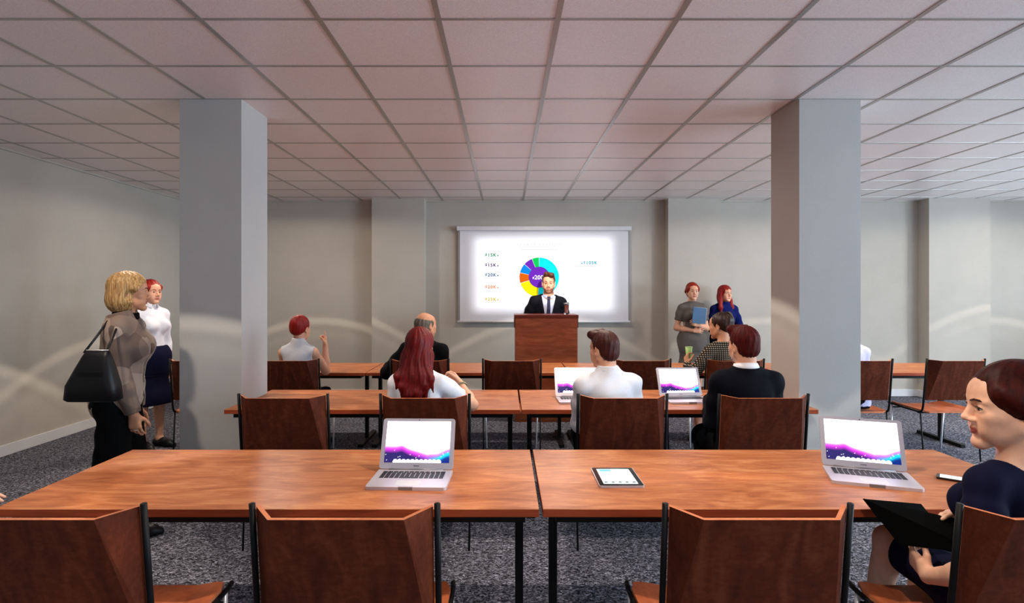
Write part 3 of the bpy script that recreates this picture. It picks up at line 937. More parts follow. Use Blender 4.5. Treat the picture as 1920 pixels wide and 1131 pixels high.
# ---- anatomy
class Person:
    def __init__(s, label, loc, rotz=0.0, S=1.0, sex='f', pelvis=(0, 0.12, 0.55), torso=(0, 0, 0), head=(0, 0, 0), armL=None, armR=None, legL=None, legR=None,
                 skin='fair', res=0.0055, hand_res=None, headS=None, name='person', seat=None):
        s.root = thing(name, label, 'person', loc, math.radians(rotz))
        s.S, s.sex, s.res, s.skin = S, sex, res, SK[skin]
        s.seat = seat
        f = sex == 'f'
        s.f = f
        R = Rz(torso[0]) @ Rx(-torso[1]) @ Ry(torso[2])
        s.T = Frame(V3(pelvis), R, S)
        s.neck = s.T.p(0, -0.012, 0.505)
        HRm = Rz(head[0]) @ Rx(head[1]) @ Ry(head[2])
        hs = S if headS is None else headS
        up = s.T.d(0, 0, 1)
        s.H = Frame(s.neck + up * 0.045 * S + HRm @ V3(0, 0.022, 0.112) * hs, HRm, hs)
        sw = 0.142 if f else 0.160
        s.sw = sw
        s.sh = {'L': s.T.p(-sw, -0.008, 0.432), 'R': s.T.p(sw, -0.008, 0.432)}
        s.hip = {'L': s.T.p(-0.078, 0, 0), 'R': s.T.p(0.078, 0, 0)}
        s.arm, s.leg = {}, {}
        for k, a in (('L', armL), ('R', armR)):
            sg = -1 if k == 'L' else 1
            if a is None:
                a = ((sg * 0.15, 0.05, -1), (sg * 0.02, 0.18, -1))
            if isinstance(a[0], str):                       # reach: wrist position and the way the elbow points
                sh, tg = s.sh[k], V3(a[1][0])
                la, lb = 0.285 * S, 0.245 * S
                v = tg - sh; dd = min(np.linalg.norm(v), (la + lb) * 0.995)
                v = unit(v)
                ca = (la * la + dd * dd - lb * lb) / (2 * la * dd)
                pole = V3(a[1][1]); pole = unit(pole - v * (pole @ v))
                e = sh + v * la * ca + pole * la * math.sqrt(max(0, 1 - ca * ca))
                wr = sh + v * dd
                w = unit(wr - e)
            else:
                u, w = unit(a[0]), unit(a[1])
                e = s.sh[k] + u * 0.285 * S
                wr = e + w * 0.245 * S
            hd = unit(a[2]) if len(a) > 2 and a[2] is not None else w
            pn = unit(a[3]) if len(a) > 3 and a[3] is not None else V3(-sg, 0, 0)
            curl = a[4] if len(a) > 4 else 0.35
            th = a[5] if len(a) > 5 else 0.6
            s.arm[k] = (e, wr, hd, pn, curl, th)
        for k, a in (('L', legL), ('R', legR)):
            sg = -1 if k == 'L' else 1
            if a is None:
                a = ((sg * 0.12, 1, -0.03), (0, 0.05, -1), (sg * 0.15, 1, 0))
            u, w = unit(a[0]), unit(a[1])
            kn = s.hip[k] + u * 0.43 * S
            L = 0.42 * S
            an = kn + w * L
            if len(a) < 4 or a[3]:                      # plant the foot on the floor
                an[2] = 0.085 * S
            s.leg[k] = (kn, an, unit(a[2]))
        pts = [s.neck, s.H.o, s.T.o, *s.sh.values(), *s.hip.values()] + [q for v in s.arm.values() for q in (v[0], v[1], v[1] + v[2] * 0.19 * S)] + [q for v in s.leg.values() for q in v[:2]]
        pts = np.array(pts)
        s.lo, s.hi = pts.min(0) - 0.24 * S, pts.max(0) + 0.24 * S
        s.lo[2] = max(s.lo[2], -0.012)

    # body shapes, used by skin and garments alike
    def torso_shapes(s, F, g=0.0, k=0.032, low=True):
        T, S, f = s.T, s.S, s.f
        E = lambda c, r: F.ell(T.p(*c), [x * S + g for x in r], T.R, k)
        if low:
            E((0, -0.005, 0.03), (0.146 if f else 0.152, 0.108, 0.12))
            for sg in (-1, 1):
                E((sg * 0.070, -0.043, -0.02), (0.080, 0.083, 0.095))
        E((0, 0.0, 0.15), (0.116 if f else 0.144, 0.090 if f else 0.105, 0.14))
        E((0, -0.002, 0.29), (0.134 if f else 0.152, 0.100 if f else 0.112, 0.16))
        E((0, -0.010, 0.392), (0.132 if f else 0.158, 0.084 if f else 0.096, 0.090))
        if f:
            for sg in (-1, 1):
                E((sg * 0.068, 0.078, 0.325), (0.062, 0.058, 0.062))
        for sg, kk in ((-1, 'L'), (1, 'R')):
            F.cone(T.p(sg * 0.05, -0.012, 0.438), s.sh[kk], 0.058 * S + g, (0.046 if f else 0.053) * S + g, k)
            F.cone(T.p(sg * 0.018, -0.022, 0.525), T.p(sg * 0.115, -0.012, 0.452), 0.030 * S + g, 0.032 * S + g, k)
    def arm_shapes(s, F, kk, g=0.0, upto=2.0, k=0.03, wide=1.0):
        e, w = s.arm[kk][:2]
        f, S = s.f, s.S
        r = [x * S for x in ((0.043, 0.036, 0.0255) if f else (0.051, 0.042, 0.030))]
        sh = s.sh[kk]
        t = min(1.0, upto)
        end = sh + (e - sh) * t
        mid = sh + (e - sh) * 0.45 * t
        F.cone(sh, mid, r[0] + g, r[0] * 0.97 + g * wide, k)
        F.cone(mid, end, r[0] * 0.97 + g * wide, r[0] + (r[1] - r[0]) * t + g * wide, k)
        if upto > 1:
            t = upto - 1
            end = e + (w - e) * t
            m = e + (w - e) * 0.35 * t
            F.cone(e, m, r[1] + g * wide, r[1] * 1.02 + g * wide, k)
            F.cone(m, end, r[1] * 1.02 + g * wide, r[1] + (r[2] - r[1]) * t + g * wide, k)
    def leg_shapes(s, F, kk, g=0.0, upto=2.0, k=0.05, wide=0.0):
        kn, an = s.leg[kk][:2]
        S, f = s.S, s.f
        hp = s.hip[kk]
        t = min(1.0, upto)
        r0, r1, r2 = (0.078 if f else 0.082) * S, 0.054 * S, 0.036 * S
        F.cone(hp, hp + (kn - hp) * t, r0 + g, r0 + (r1 - r0) * t + g + wide * t, k)
        if upto > 1:
            t = upto - 1
            fw = unit(np.cross(np.cross(an - kn, s.leg[kk][2]), an - kn))
            end = kn + (an - kn) * t
            F.cone(kn, end, r1 + g + wide, r1 + (r2 - r1) * t + g + wide, 0.03)
            if wide == 0:
                F.ell(kn + (an - kn) * 0.30 - fw * 0.018 * S, [0.046 * S + g, 0.048 * S + g, 0.12 * S], np.stack([unit(np.cross(fw, an - kn)), fw, unit(an - kn)], 1), 0.03)
    def hand(s, F, kk):
        e, w, hd, pn, curl, th = s.arm[kk]
        S = s.S * (0.92 if s.f else 1.02)
        sg = 1 if kk == 'L' else -1
        y = hd
        n = unit(pn - y * (pn @ y))
        t = np.cross(y, n) * (1 if kk == 'R' else -1)   # towards the thumb
        P = lambda a, b, c: w + (t * a + y * b + n * c) * S
        kn = []
        for i in range(4):
            b = P(0.031 - 0.0205 * i, 0.088 - 0.004 * abs(i - 1), -0.004)
            F.cone(P(0.014 - 0.009 * i, 0.004, 0), b, 0.0155 * S, 0.0108 * S, 0.014)
            kn.append(b)
        F.ell(P(0.0, 0.05, 0.002), [0.036 * S, 0.046 * S, 0.0135 * S], np.stack([t, y, n], 1), 0.012)
        curls = curl if isinstance(curl, (list, tuple)) else [curl * (0.85 + 0.12 * i) for i in range(4)]
        for i in range(4):
            L = (0.070, 0.078, 0.073, 0.056)[i] * S
            a = curls[i] * 0.75
            p = kn[i]
            r = (0.0088, 0.009, 0.0087, 0.0076)[i] * S
            spread = t * (0.10 - 0.065 * i)
            for q, fr in enumerate((0.45, 0.31, 0.24)):
                d = unit(y * math.cos(a) + n * math.sin(a) + spread * max(0, math.cos(a)))
                p2 = p + d * L * fr
                F.cone(p, p2, r, r * 0.92, 0.004)
                p = p2; r *= 0.92
                a += curls[i] * (1.0 if q == 0 else 0.7)
        b = P(0.022, 0.020, 0.006)
        d = unit(t * 0.75 + y * 0.62 + n * 0.30 * (1 + th))
        p1 = b + d * 0.042 * S
        d2 = unit(t * (0.55 - 0.4 * th) + y * 0.85 + n * 0.35 * (0.5 + th))
        p2 = p1 + d2 * 0.034 * S
        d3 = unit(t * (0.4 - 0.6 * th) + y * 0.9 + n * 0.4 * (0.5 + th))
        F.cone(b, p1, 0.0165 * S, 0.012 * S, 0.014)
        F.cone(p1, p2, 0.0115 * S, 0.0102 * S, 0.004)
        F.cone(p2, p2 + d3 * 0.026 * S, 0.0102 * S, 0.0082 * S, 0.004)
    def head_shapes(s, F):
        H = s.H; q = H.s
        f = s.f
        E = lambda c, r, k=0.02, mode='u': F.ell(H.p(*c), [x * q for x in r], H.R, k * q, mode)
        C = lambda a, b, ra, rb, k=0.015, mode='u': F.cone(H.p(*a), H.p(*b), ra * q, rb * q, k * q, mode)
        E((0, -0.016, 0.032), (0.073, 0.093, 0.083))
        E((0, 0.030, -0.030), (0.058, 0.060, 0.080), 0.03)
        E((0, 0.052, 0.040), (0.056, 0.042, 0.046), 0.03)                          # forehead
        jw = 0.048 if f else 0.054
        for sg in (-1, 1):
            C((sg * jw, 0.004, -0.050), (sg * 0.012, 0.072, -0.100), 0.018, 0.014, 0.022)  # jaw
            E((sg * 0.040, 0.060, -0.022), (0.022, 0.024, 0.022), 0.022)           # cheekbone
            E((sg * 0.032, 0.064, -0.060), (0.020, 0.022, 0.024), 0.022)
        E((0, 0.076, -0.101), (0.020, 0.016, 0.014), 0.018)                        # chin
        for sg in (-1, 1):
            E((sg * 0.031, 0.097, 0.003), (0.019, 0.015, 0.012), 0.012, 's')       # eye socket
        for sg in (-1, 1):
            C((sg * 0.012, 0.0885 if f else 0.090, 0.022), (sg * 0.046, 0.076 if f else 0.078, 0.021), 0.0060 if f else 0.0075, 0.0055, 0.014)  # brow
            E((sg * 0.031, 0.0785, 0.002), (0.0160, 0.0135, 0.0120), 0.008)        # lids
            E((sg * 0.0315, 0.0925, 0.0005), (0.0145, 0.0110, 0.0056 if f else 0.0048), 0.003, 's')  # eye opening
        C((0, 0.087, 0.014), (0, 0.1060, -0.026), 0.0072, 0.0092, 0.012)           # nose
        E((0, 0.1065, -0.0295), (0.0105, 0.0105, 0.0085), 0.008)
        for sg in (-1, 1):
            E((sg * 0.0125, 0.0975, -0.034), (0.0075, 0.0095, 0.007), 0.006)
            E((sg * 0.006, 0.105, -0.0405), (0.0036, 0.005, 0.0035), 0.003, 's')
        for sg in (-1, 1):
            C((0, 0.0915, -0.0595), (sg * 0.022, 0.081, -0.0632), 0.0046, 0.0030, 0.008)
            C((0, 0.0895, -0.0692), (sg * 0.021, 0.080, -0.0650), 0.0054, 0.0030, 0.008)
        C((-0.019, 0.0950, -0.0642), (0.019, 0.0950, -0.0642), 0.0020, 0.0020, 0.003, 's')
        for sg in (-1, 1):                                                         # ears
            Re = H.R @ Rz(-sg * 25)
            F.ell(H.p(sg * 0.0745, -0.012, -0.006), [0.0075 * q, 0.019 * q, 0.031 * q], Re, 0.008 * q)
            F.ell(H.p(sg * 0.082, -0.008, -0.006), [0.006 * q, 0.0105 * q, 0.019 * q], Re, 0.005 * q, 's')
            C((sg * 0.073, -0.006, -0.034), (sg * 0.073, -0.006, -0.036), 0.0075, 0.007, 0.006)
        nr = (0.046 if f else 0.058) * q
        F.cone(H.p(0, -0.026, -0.055), s.neck + s.T.d(0, 0.006, -0.015) * s.S, nr, nr * 1.08, 0.03)
    def settle(s, F):
        """a seated body flattens on its seat"""
        if s.seat is None:
            return
        q = F.sub((-0.5, s.seat[0], 0.25), (0.5, s.seat[1], s.seat[2]))
        if q is None:
            return
        sl, X, Y, Z = q
        F.D[sl] = np.maximum(F.D[sl], (np.minimum(s.seat[2] - Z, s.seat[1] - Y) + 0 * X).astype(np.float32))
        q = F.sub((-0.5, -0.3, 0.45), (0.5, 0.07, 0.75))
        if q is not None:
            sl, X, Y, Z = q
            F.D[sl] = np.maximum(F.D[sl], (s.seat[3] - Y + 0 * X + 0 * Z).astype(np.float32))
    def build_body(s, lower=True, feet=True):
        F = Field(s.lo, s.hi, s.res)
        s.torso_shapes(F, -0.004, 0.035)
        for kk in 'LR':
            s.arm_shapes(F, kk)
            s.hand(F, kk)
            if lower:
                s.leg_shapes(F, kk, -0.004)
                if feet:
                    kn, an, fd = s.leg[kk]
                    F.chain([an, an + fd * 0.06 * s.S + V3(0, 0, -0.045 * s.S), an + fd * 0.15 * s.S + V3(0, 0, -0.066 * s.S)], [0.034 * s.S, 0.032 * s.S, 0.018 * s.S], 0.02)
        s.head_shapes(F)
        s.settle(F)
        me = F.mesh('body')
        o = obj('body', me, s.skin, s.root, True)
        n = len(me.vertices)
        c = np.empty(n * 3, np.float32); me.vertices.foreach_get('co', c); c = c.reshape(-1, 3)
        L = (c - s.H.o) @ s.H.R / s.H.s
        s.L = L
        e = np.sqrt((L[:, 0] / 0.0235) ** 2 + ((L[:, 2] + 0.0643) / 0.0098) ** 2)
        s.tint('lips', np.clip((1.12 - e) / 0.3, 0, 1) * (L[:, 1] > 0.076) * (1.0 if s.f else 0.45), me)
        s.body = o
        return o
    def tint(s, name, val, me=None):
        a = (me or s.body.data).attributes.new(name, 'FLOAT', 'POINT')
        a.data.foreach_set('value', val.astype(np.float32))
    def eyes(s, gaze=(0, 0), brow=None, lash=False):
        H = s.H; q = H.s
        for sg in (-1, 1):
            bm = B()
            bmesh.ops.create_uvsphere(bm, u_segments=20, v_segments=14, radius=0.0118 * q)
            G = Rz(gaze[0]) @ Rx(gaze[1])
            for v in bm.verts:
                v.co = Vector(H.R @ G @ Rx(-90) @ np.array(v.co))
            fwd = H.R @ G @ V3(0, 1, 0)
            for fc in bm.faces:
                fc.material_index = 1 if Vector(fwd).dot(fc.calc_center_median().normalized()) > 0.80 else 0
            o = obj('eye', bm, [EYEW, IRIS], s.root, True)
            o.location = Vector(H.p(sg * 0.031, 0.0775, 0.0008))
        if lash:
            for sg in (-1, 1):
                bm = B()
                tube(bm, [H.p(sg * 0.019, 0.0915, 0.0030), H.p(sg * 0.025, 0.0925, 0.0062), H.p(sg * 0.032, 0.0918, 0.0072), H.p(sg * 0.040, 0.0880, 0.0056), H.p(sg * 0.0465, 0.0835, 0.0022)], [0.0006 * q, 0.0012 * q, 0.0014 * q, 0.0014 * q, 0.0006 * q], 8)
                obj('eyelash', bm, IRIS, s.root, True)
        if brow is not None:
            for sg in (-1, 1):
                bm = B()
                tube(bm, [H.p(sg * 0.013, 0.0985, 0.0215), H.p(sg * 0.027, 0.0955, 0.0265), H.p(sg * 0.040, 0.0875, 0.0255), H.p(sg * 0.049, 0.079, 0.020)], [0.0026 * q, 0.0032 * q, 0.0028 * q, 0.001 * q], 8)
                obj('eyebrow', bm, brow, s.root, True)
    def field(s, pad=0.0, res=None, lo=None, hi=None):
        return Field(s.lo - pad if lo is None else lo, s.hi + pad if hi is None else hi, res or s.res)
    def garment(s, name, F, mat, parent=None):
        s.settle(F)
        return obj(name, F.mesh(name), mat, parent or s.root, True)
    # ---- garments
    def top(s, name, mat, g=0.010, sleeve=2.0, hem=-0.02, neckline=0.47, neck_front=0.0, folds=0.0035, opening=None, low=True, wide=1.4, seed=1, nround=None, k=0.030):
        """shirt, blouse, jacket: hem and neckline are heights on the torso"""
        F = s.field()
        s.torso_shapes(F, g, k, low)
        F.cone(s.T.p(0, -0.018, 0.44), s.T.p(0, -0.022, 0.545), 0.055 * s.S + g, 0.050 * s.S + g, k)
        for kk in 'LR':
            if sleeve > 0:
                s.arm_shapes(F, kk, g, sleeve, 0.025, wide)
        if folds:
            F.warp(fold(folds, 34, 28, 26, seed))
        T, S = s.T, s.S
        F.clip(T.p(0, 0, hem), -T.d(0, 0, 1))
        F.clip(T.p(0, 0, neckline), T.d(0, -neck_front, 1))
        if nround:
            F.ell(T.p(0, nround[1], nround[2]), [nround[0] * S] * 3, None, 0.006, 's')
        for kk in 'LR':
            e, w = s.arm[kk][:2]
            if sleeve <= 0:                                     # sleeveless: cut along the shoulder
                sg = -1 if kk == 'L' else 1
                F.ell(s.sh[kk] + T.d(sg * 0.055, 0, -0.05) * S, [0.062 * S, 0.10 * S, 0.13 * S], T.R, 0.004, 's')
            elif sleeve <= 1:
                u = unit(e - s.sh[kk]); p = s.sh[kk] + (e - s.sh[kk]) * sleeve
                s.cut_end(F, p, u, 0.10 * S)
            elif sleeve < 2.3:
                u = unit(w - e); p = e + (w - e) * (sleeve - 1)
                s.cut_end(F, p, u, 0.062 * S)
        if opening:                                             # V opening in front: (bottom height, slope, lapel)
            zb, sl, lap = opening
            Ri = T.R.T; o = T.o
            def loc(X, Y, Z):
                x, y, z = X - o[0], Y - o[1], Z - o[2]
                return [(Ri[i, 0] * x + Ri[i, 1] * y + Ri[i, 2] * z) / S for i in range(3)]
            if lap:
                def lapel(X, Y, Z):
                    u, v, w_ = loc(X, Y, Z)
                    w = (w_ - zb) * sl
                    return -0.0055 * ((v > 0.02) & (np.abs(u) > w) & (np.abs(u) < w + lap * np.clip((w_ - zb) * 3.2, 0, 1)) & (w_ > zb + 0.01) & (w_ < 0.5))
                F.warp(lapel)
            def cut(X, Y, Z):
                u, v, w_ = loc(X, Y, Z)
                return (np.maximum(np.abs(u) - np.maximum((w_ - zb) * sl, -0.01), -(v - 0.01)) * S).astype(np.float32)
            q = F.sub(F.lo, F.lo + F.n * F.res)
            F.D = np.maximum(F.D, -cut(*q[1:]))
        return s.garment(name, F, mat)
    def cut_end(s, F, p, u, r):
        """trim a sleeve at p across direction u, only near p"""
        q = F.sub(p + u * 0.09 - (r + 0.09), p + u * 0.09 + (r + 0.09))
        if q is None:
            return
        sl, X, Y, Z = q
        x, y, z = X - p[0], Y - p[1], Z - p[2]
        t = x * u[0] + y * u[1] + z * u[2]
        rad = np.sqrt(np.maximum(x * x + y * y + z * z - t * t, 0))
        m = (t > 0) & (rad < r) & (t < 0.2)
        A = F.D[sl]
        A[m] = np.maximum(A[m], t[m])
        F.D[sl] = A
    def trousers(s, name, mat, g=0.010, upto=1.93, waist=0.10, wide=0.012, seed=2, folds=0.004):
        F = s.field()
        T, S = s.T, s.S
        F.ell(T.p(0, -0.005, 0.03), [(0.146 if s.f else 0.154) * S + g, 0.112 * S + g, 0.13 * S], T.R, 0.03)
        for sg in (-1, 1):
            F.ell(T.p(sg * 0.075, -0.045, -0.02), [0.081 * S + g, 0.083 * S + g, 0.095 * S + g], T.R, 0.04)
        for kk in 'LR':
            s.leg_shapes(F, kk, g, upto, 0.04, wide)
        F.warp(fold(folds, 30, 30, 22, seed))
        F.clip(T.p(0, 0, waist), T.d(0, 0, 1))
        for kk in 'LR':
            kn, an = s.leg[kk][:2]
            s.cut_end(F, kn + (an - kn) * (upto - 1), unit(an - kn), 0.1)
        return s.garment(name, F, mat)
    def skirt(s, name, mat, g=0.012, upto=0.95, waist=0.13, seed=3, flare=0.0, k=0.14):
        F = s.field()
        T, S = s.T, s.S
        F.ell(T.p(0, -0.005, 0.03), [0.146 * S + g, 0.112 * S + g, 0.14 * S], T.R, 0.03)
        for sg in (-1, 1):
            F.ell(T.p(sg * 0.07, -0.04, -0.02), [0.080 * S + g, 0.083 * S + g, 0.1 * S], T.R, 0.05)
        for kk in 'LR':
            hp = s.hip[kk]; kn = s.leg[kk][0]; an = s.leg[kk][1]
            if upto <= 1:
                F.cone(hp, hp + (kn - hp) * upto, 0.080 * S + g, 0.066 * S + g + flare, k)
            else:
                F.cone(hp, kn, 0.080 * S + g, 0.070 * S + g + flare * 0.5, k)
                F.cone(kn, kn + (an - kn) * (upto - 1), 0.075 * S + g + flare * 0.5, 0.075 * S + g + flare, k)
        F.warp(fold(0.003, 30, 20, 9, seed))
        F.clip(T.p(0, 0, waist), T.d(0, 0, 1))
        mid = (s.leg['L'][0] + s.leg['R'][0]) / 2; hm = (s.hip['L'] + s.hip['R']) / 2
        am = (s.leg['L'][1] + s.leg['R'][1]) / 2
        if upto <= 1:
            F.clip(hm + (mid - hm) * upto, mid - hm)
        else:
            F.clip(mid + (am - mid) * (upto - 1), am - mid)
        return s.garment(name, F, mat)
    def shoes(s, mat, heel=0.0):
        S = s.S
        for kk in 'LR':
            kn, an, fd = s.leg[kk]
            z = V3(0, 0, 1)
            a = V3(an[0], an[1], 0)
            lo = np.minimum(a - fd * 0.08 * S, a + fd * 0.2 * S) - 0.06
            hi = np.maximum(a - fd * 0.08 * S, a + fd * 0.2 * S) + 0.06
            lo[2] = an[2] - 0.095 * S; hi[2] = an[2] + 0.05
            F = Field(lo, hi, 0.005)
            b = an[2] - 0.085 * S
            Z = lambda h: z * (b + h * S)
            F.chain([a - fd * 0.035 * S + Z(0.042), a + fd * 0.05 * S + Z(0.048), a + fd * 0.13 * S + Z(0.028), a + fd * 0.175 * S + Z(0.022)], [0.040 * S, 0.043 * S, 0.041 * S, 0.026 * S], 0.02)
            F.clip(a + Z(0.003), (0, 0, -1))
            obj('shoe', F.mesh('shoe'), mat, s.root, True)
    def hair(s, mat, style, res=None, sa=0.0018):
        H = s.H; q = H.s
        res = res or min(s.res, 0.005)
        ext = {'long': 0.62, 'longside': 0.45}.get(style, 0.26)
        lo = H.o - np.array([0.26, 0.26, ext]) * q; hi = H.o + np.array([0.26, 0.26, 0.2]) * q
        F = Field(lo, hi, res)
        E = lambda c, r, k=0.02, mode='u': F.ell(H.p(*c), [x * q for x in r], H.R, k * q, mode)
        C = lambda a, b, ra, rb, k=0.03, mode='u': F.cone(H.p(*a), H.p(*b), ra * q, rb * q, k * q, mode)
        W = lambda a, b, ra, rb, k=0.03: F.cone(a, b, ra * q, rb * q, k * q)
        face = lambda: (E((0, 0.125, -0.045), (0.072, 0.085, 0.108), 0.012, 's'))
        ears = lambda: [E((sg * 0.086, 0.0, -0.016), (0.026, 0.026, 0.034), 0.008, 's') for sg in (-1, 1)]
        if style == 'short':
            E((0, -0.016, 0.040), (0.081, 0.101, 0.091)); E((0, -0.052, -0.015), (0.070, 0.058, 0.062))
            C((-0.05, 0.055, 0.103), (0.05, 0.050, 0.105), 0.026, 0.026)
            face(); ears()
        elif style == 'quiff':
            E((0, -0.018, 0.040), (0.080, 0.100, 0.090)); E((0, -0.056, -0.015), (0.066, 0.055, 0.065))
            C((-0.04, 0.075, 0.100), (0.03, 0.045, 0.115), 0.030, 0.026)
            face(); ears()
        elif style == 'updo':
            E((0, -0.018, 0.038), (0.082, 0.102, 0.092)); E((0, -0.065, 0.0), (0.066, 0.055, 0.062))
            E((0.0, -0.085, 0.055), (0.052, 0.045, 0.050)); E((0.02, -0.07, 0.10), (0.035, 0.035, 0.03))
            face(); ears()
        elif style == 'low':                                       # smooth hair swept over the ear into a low knot
            E((0, -0.018, 0.040), (0.084, 0.105, 0.094)); E((0, -0.070, -0.015), (0.068, 0.055, 0.070))
            C((-0.062, 0.045, 0.050), (-0.075, -0.03, 0.0), 0.022, 0.024); C((0.062, 0.045, 0.050), (0.075, -0.03, 0.0), 0.022, 0.024)
            E((0, -0.098, -0.055), (0.036, 0.032, 0.038))
            face()
            for sg in (-1, 1):
                E((sg * 0.088, -0.010, -0.024), (0.024, 0.022, 0.028), 0.008, 's')
        elif style == 'bob':
            E((0, -0.012, 0.036), (0.094, 0.112, 0.099)); E((0, -0.030, -0.045), (0.100, 0.100, 0.098), 0.03)
            C((-0.07, 0.045, 0.02), (-0.078, 0.035, -0.05), 0.025, 0.022); C((0.07, 0.045, 0.02), (0.078, 0.035, -0.05), 0.025, 0.022)
            E((0, 0.140, -0.055), (0.160, 0.135, 0.128), 0.012, 's'); [E((sg * 0.100, 0.012, -0.020), (0.026, 0.030, 0.036), 0.010, 's') for sg in (-1, 1)]
            F.clip(H.p(0, -0.03, -0.118), H.d(0, 0.25, -1))
        elif style in ('long', 'longside'):
            E((0, -0.014, 0.038), (0.088, 0.108, 0.096)); E((0, -0.050, -0.05), (0.088, 0.070, 0.11), 0.03)
            z = V3(0, 0, -1) * q
            b = s.T.d(0, -1, 0)
            if style == 'long':
                st = H.p(0, -0.06, -0.05)
                rt = s.T.d(1, 0, 0)
                for i, (ox, L, r) in enumerate(((-0.055, 0.30, 0.036), (-0.02, 0.38, 0.040), (0.02, 0.36, 0.040), (0.055, 0.28, 0.034), (0.085, 0.22, 0.020), (-0.085, 0.20, 0.020))):
                    p0 = st + rt * ox * 0.9 * q
                    p1 = p0 + z * 0.12 + b * 0.055 * q + rt * ox * 0.1
                    p2 = p0 + z * L * 0.6 + b * 0.075 * q + rt * (ox * 0.35)
                    p3 = p0 + z * L + b * 0.062 * q + rt * (ox * 0.35 + 0.012 * math.sin(i * 2.1))
                    W(p0, p1, r * 1.05, r, 0.04); W(p1, p2, r, r * 0.85, 0.035); W(p2, p3, r * 0.85, 0.006, 0.02)
            else:
                for sg in (-1, 1):
                    a = H.p(sg * 0.075, 0.0, 0.0); b1 = H.p(sg * 0.088, 0.005, -0.10); c1 = b1 + z * 0.10 + s.T.d(sg * 0.01, 0.05, 0) * q; d1 = c1 + z * 0.10 + s.T.d(0, 0.02, 0) * q
                    W(a, b1, 0.030, 0.030); W(b1, c1, 0.030, 0.026); W(c1, d1, 0.026, 0.008)
                W(H.p(0, -0.06, -0.05), H.p(0, -0.08, -0.22), 0.07, 0.04)
            face()
        elif style == 'fringe':                                    # balding: a band round sides and back
            E((0, -0.020, 0.020), (0.080, 0.100, 0.088)); E((0, -0.056, -0.03), (0.068, 0.054, 0.055))
            E((0, 0.125, -0.03), (0.090, 0.115, 0.14), 0.01, 's')
            E((0, -0.004, 0.122), (0.11, 0.108, 0.094), 0.012, 's')
            ears()
        # strands
        R = H.R; o = H.o
        def st(X, Y, Z):
            x, y, z = X - o[0], Y - o[1], Z - o[2]
            u = R[0, 0] * x + R[1, 0] * y + R[2, 0] * z; v = R[0, 1] * x + R[1, 1] * y + R[2, 1] * z; w = R[0, 2] * x + R[1, 2] * y + R[2, 2] * z
            ph = np.arctan2(u, v + 0.03 * q) * 15 + 1.4 * np.sin(w * 26)
            return sa * (np.sin(ph) + 0.7 * np.sin(2.3 * ph + w * 40))
        F.warp(st)
        return s.garment('hair', F, mat)
    def collar(s, mat, r=0.064, h=0.034, lean=8, open_=0.0, parent=None, up=0.014):
        """a turned-up shirt collar round the neck"""
        bm = B()
        S = s.S
        n = 28
        R = s.T.R @ Rx(-lean)
        c = s.neck + s.T.d(0, 0.006, up) * S
        rings = []
        for (rr, z) in ((r * 1.10, -0.012), (r, h), (r * 1.06, h + 0.002), (r * 1.22, 0.004), (r * 1.16, -0.006)):
            rings.append([bm.verts.new(Vector(c + R @ V3(rr * math.sin(a) * S, rr * math.cos(a) * 1.05 * S, z * S))) for a in [open_ + (2 * PI - 2 * open_) * k / (n - 1) for k in range(n)]])
        for i in range(len(rings)):
            a, b = rings[i], rings[(i + 1) % len(rings)]
            for k in range(n - 1):
                bm.faces.new((a[k], a[k + 1], b[k + 1], b[k]))
        bm.faces.new([q[0] for q in rings]); bm.faces.new([q[-1] for q in rings])
        return obj('collar', bm, mat, parent or s.root, True)
# ------------------------------------------------------------------ the people in the room
STL = ((-0.03, 0.02, -1), (0, -0.02, -1), (-0.15, 1, 0))
STR = ((0.03, 0.02, -1), (0, -0.02, -1), (0.15, 1, 0))
def sit(dx=0.0, fwd=0.0):
    return (((-0.10 + dx, 1, -0.02), (0.0, 0.05 + fwd, -1), (-0.12 + dx, 1, 0)), ((0.10 + dx, 1, -0.02), (0.0, 0.05 + fwd, -1), (0.12 + dx, 1, 0)))
SEAT = (-0.2, 0.55, 0.480, 0.068)
LAPL = ('ik', ((-0.13, 0.49, 0.845), (-0.16, -0.3, -1)), (0.25, 1, -0.30), (0.1, 0, -1), 0.22)
LAPR = ('ik', ((0.13, 0.49, 0.845), (0.16, -0.3, -1)), (-0.25, 1, -0.30), (-0.1, 0, -1), 0.22)

# 1 blonde woman at left, facing right
p = Person('woman with a blond bob in a tan patchwork jacket, standing at left', (-2.375, 3.55, 0), -74, 0.985, 'f', (0, 0, 0.905), (0, 4, 0), (14, 0, 0),
           armR=((0.02, 0.08, -1), (-0.06, 0.30, -1), (-0.03, 0.12, -1), (-1, 0.25, 0), 0.45, 0.6), armL=((-0.06, 0.0, -1), (0, 0.10, -1), (0, 0.1, -1), (1, 0.1, 0), 0.5),
           legL=((-0.02, 0.06, -1), (0, -0.02, -1), (-0.1, 1, 0)), legR=((0.02, -0.05, -1), (0, -0.02, -1), (0.1, 1, 0)), skin='tan', res=0.0045)
p.build_body(); p.eyes((0, 0), HR['brown'])
p.hair(HR['blond'], 'bob', 0.0042)
p.top('blouse', CL['black'], 0.006, 0.3, 0.1, 0.56, 0.25, 0.0)
p.collar(CL['black'], 0.060, 0.030, 14)
p.top('jacket', CL['patch'], 0.020, 1.95, -0.19, 0.545, 0.35, 0.0028, (-0.10, 0.07, 0.03), wide=0.95, seed=5, k=0.05)
p.trousers('trousers', CL['black'], 0.014, 1.9, 0.12, 0.030)
p.shoes(CL['leather'])
bm = B(); e_ = p.H.p(0.076, -0.006, -0.042)
tube(bm, [e_ + p.H.R @ V3(0.002, 0.008 * math.cos(a), 0.010 * math.sin(a) - 0.008) for a in [k * PI / 8 for k in range(17)]], 0.0016, 8, False)
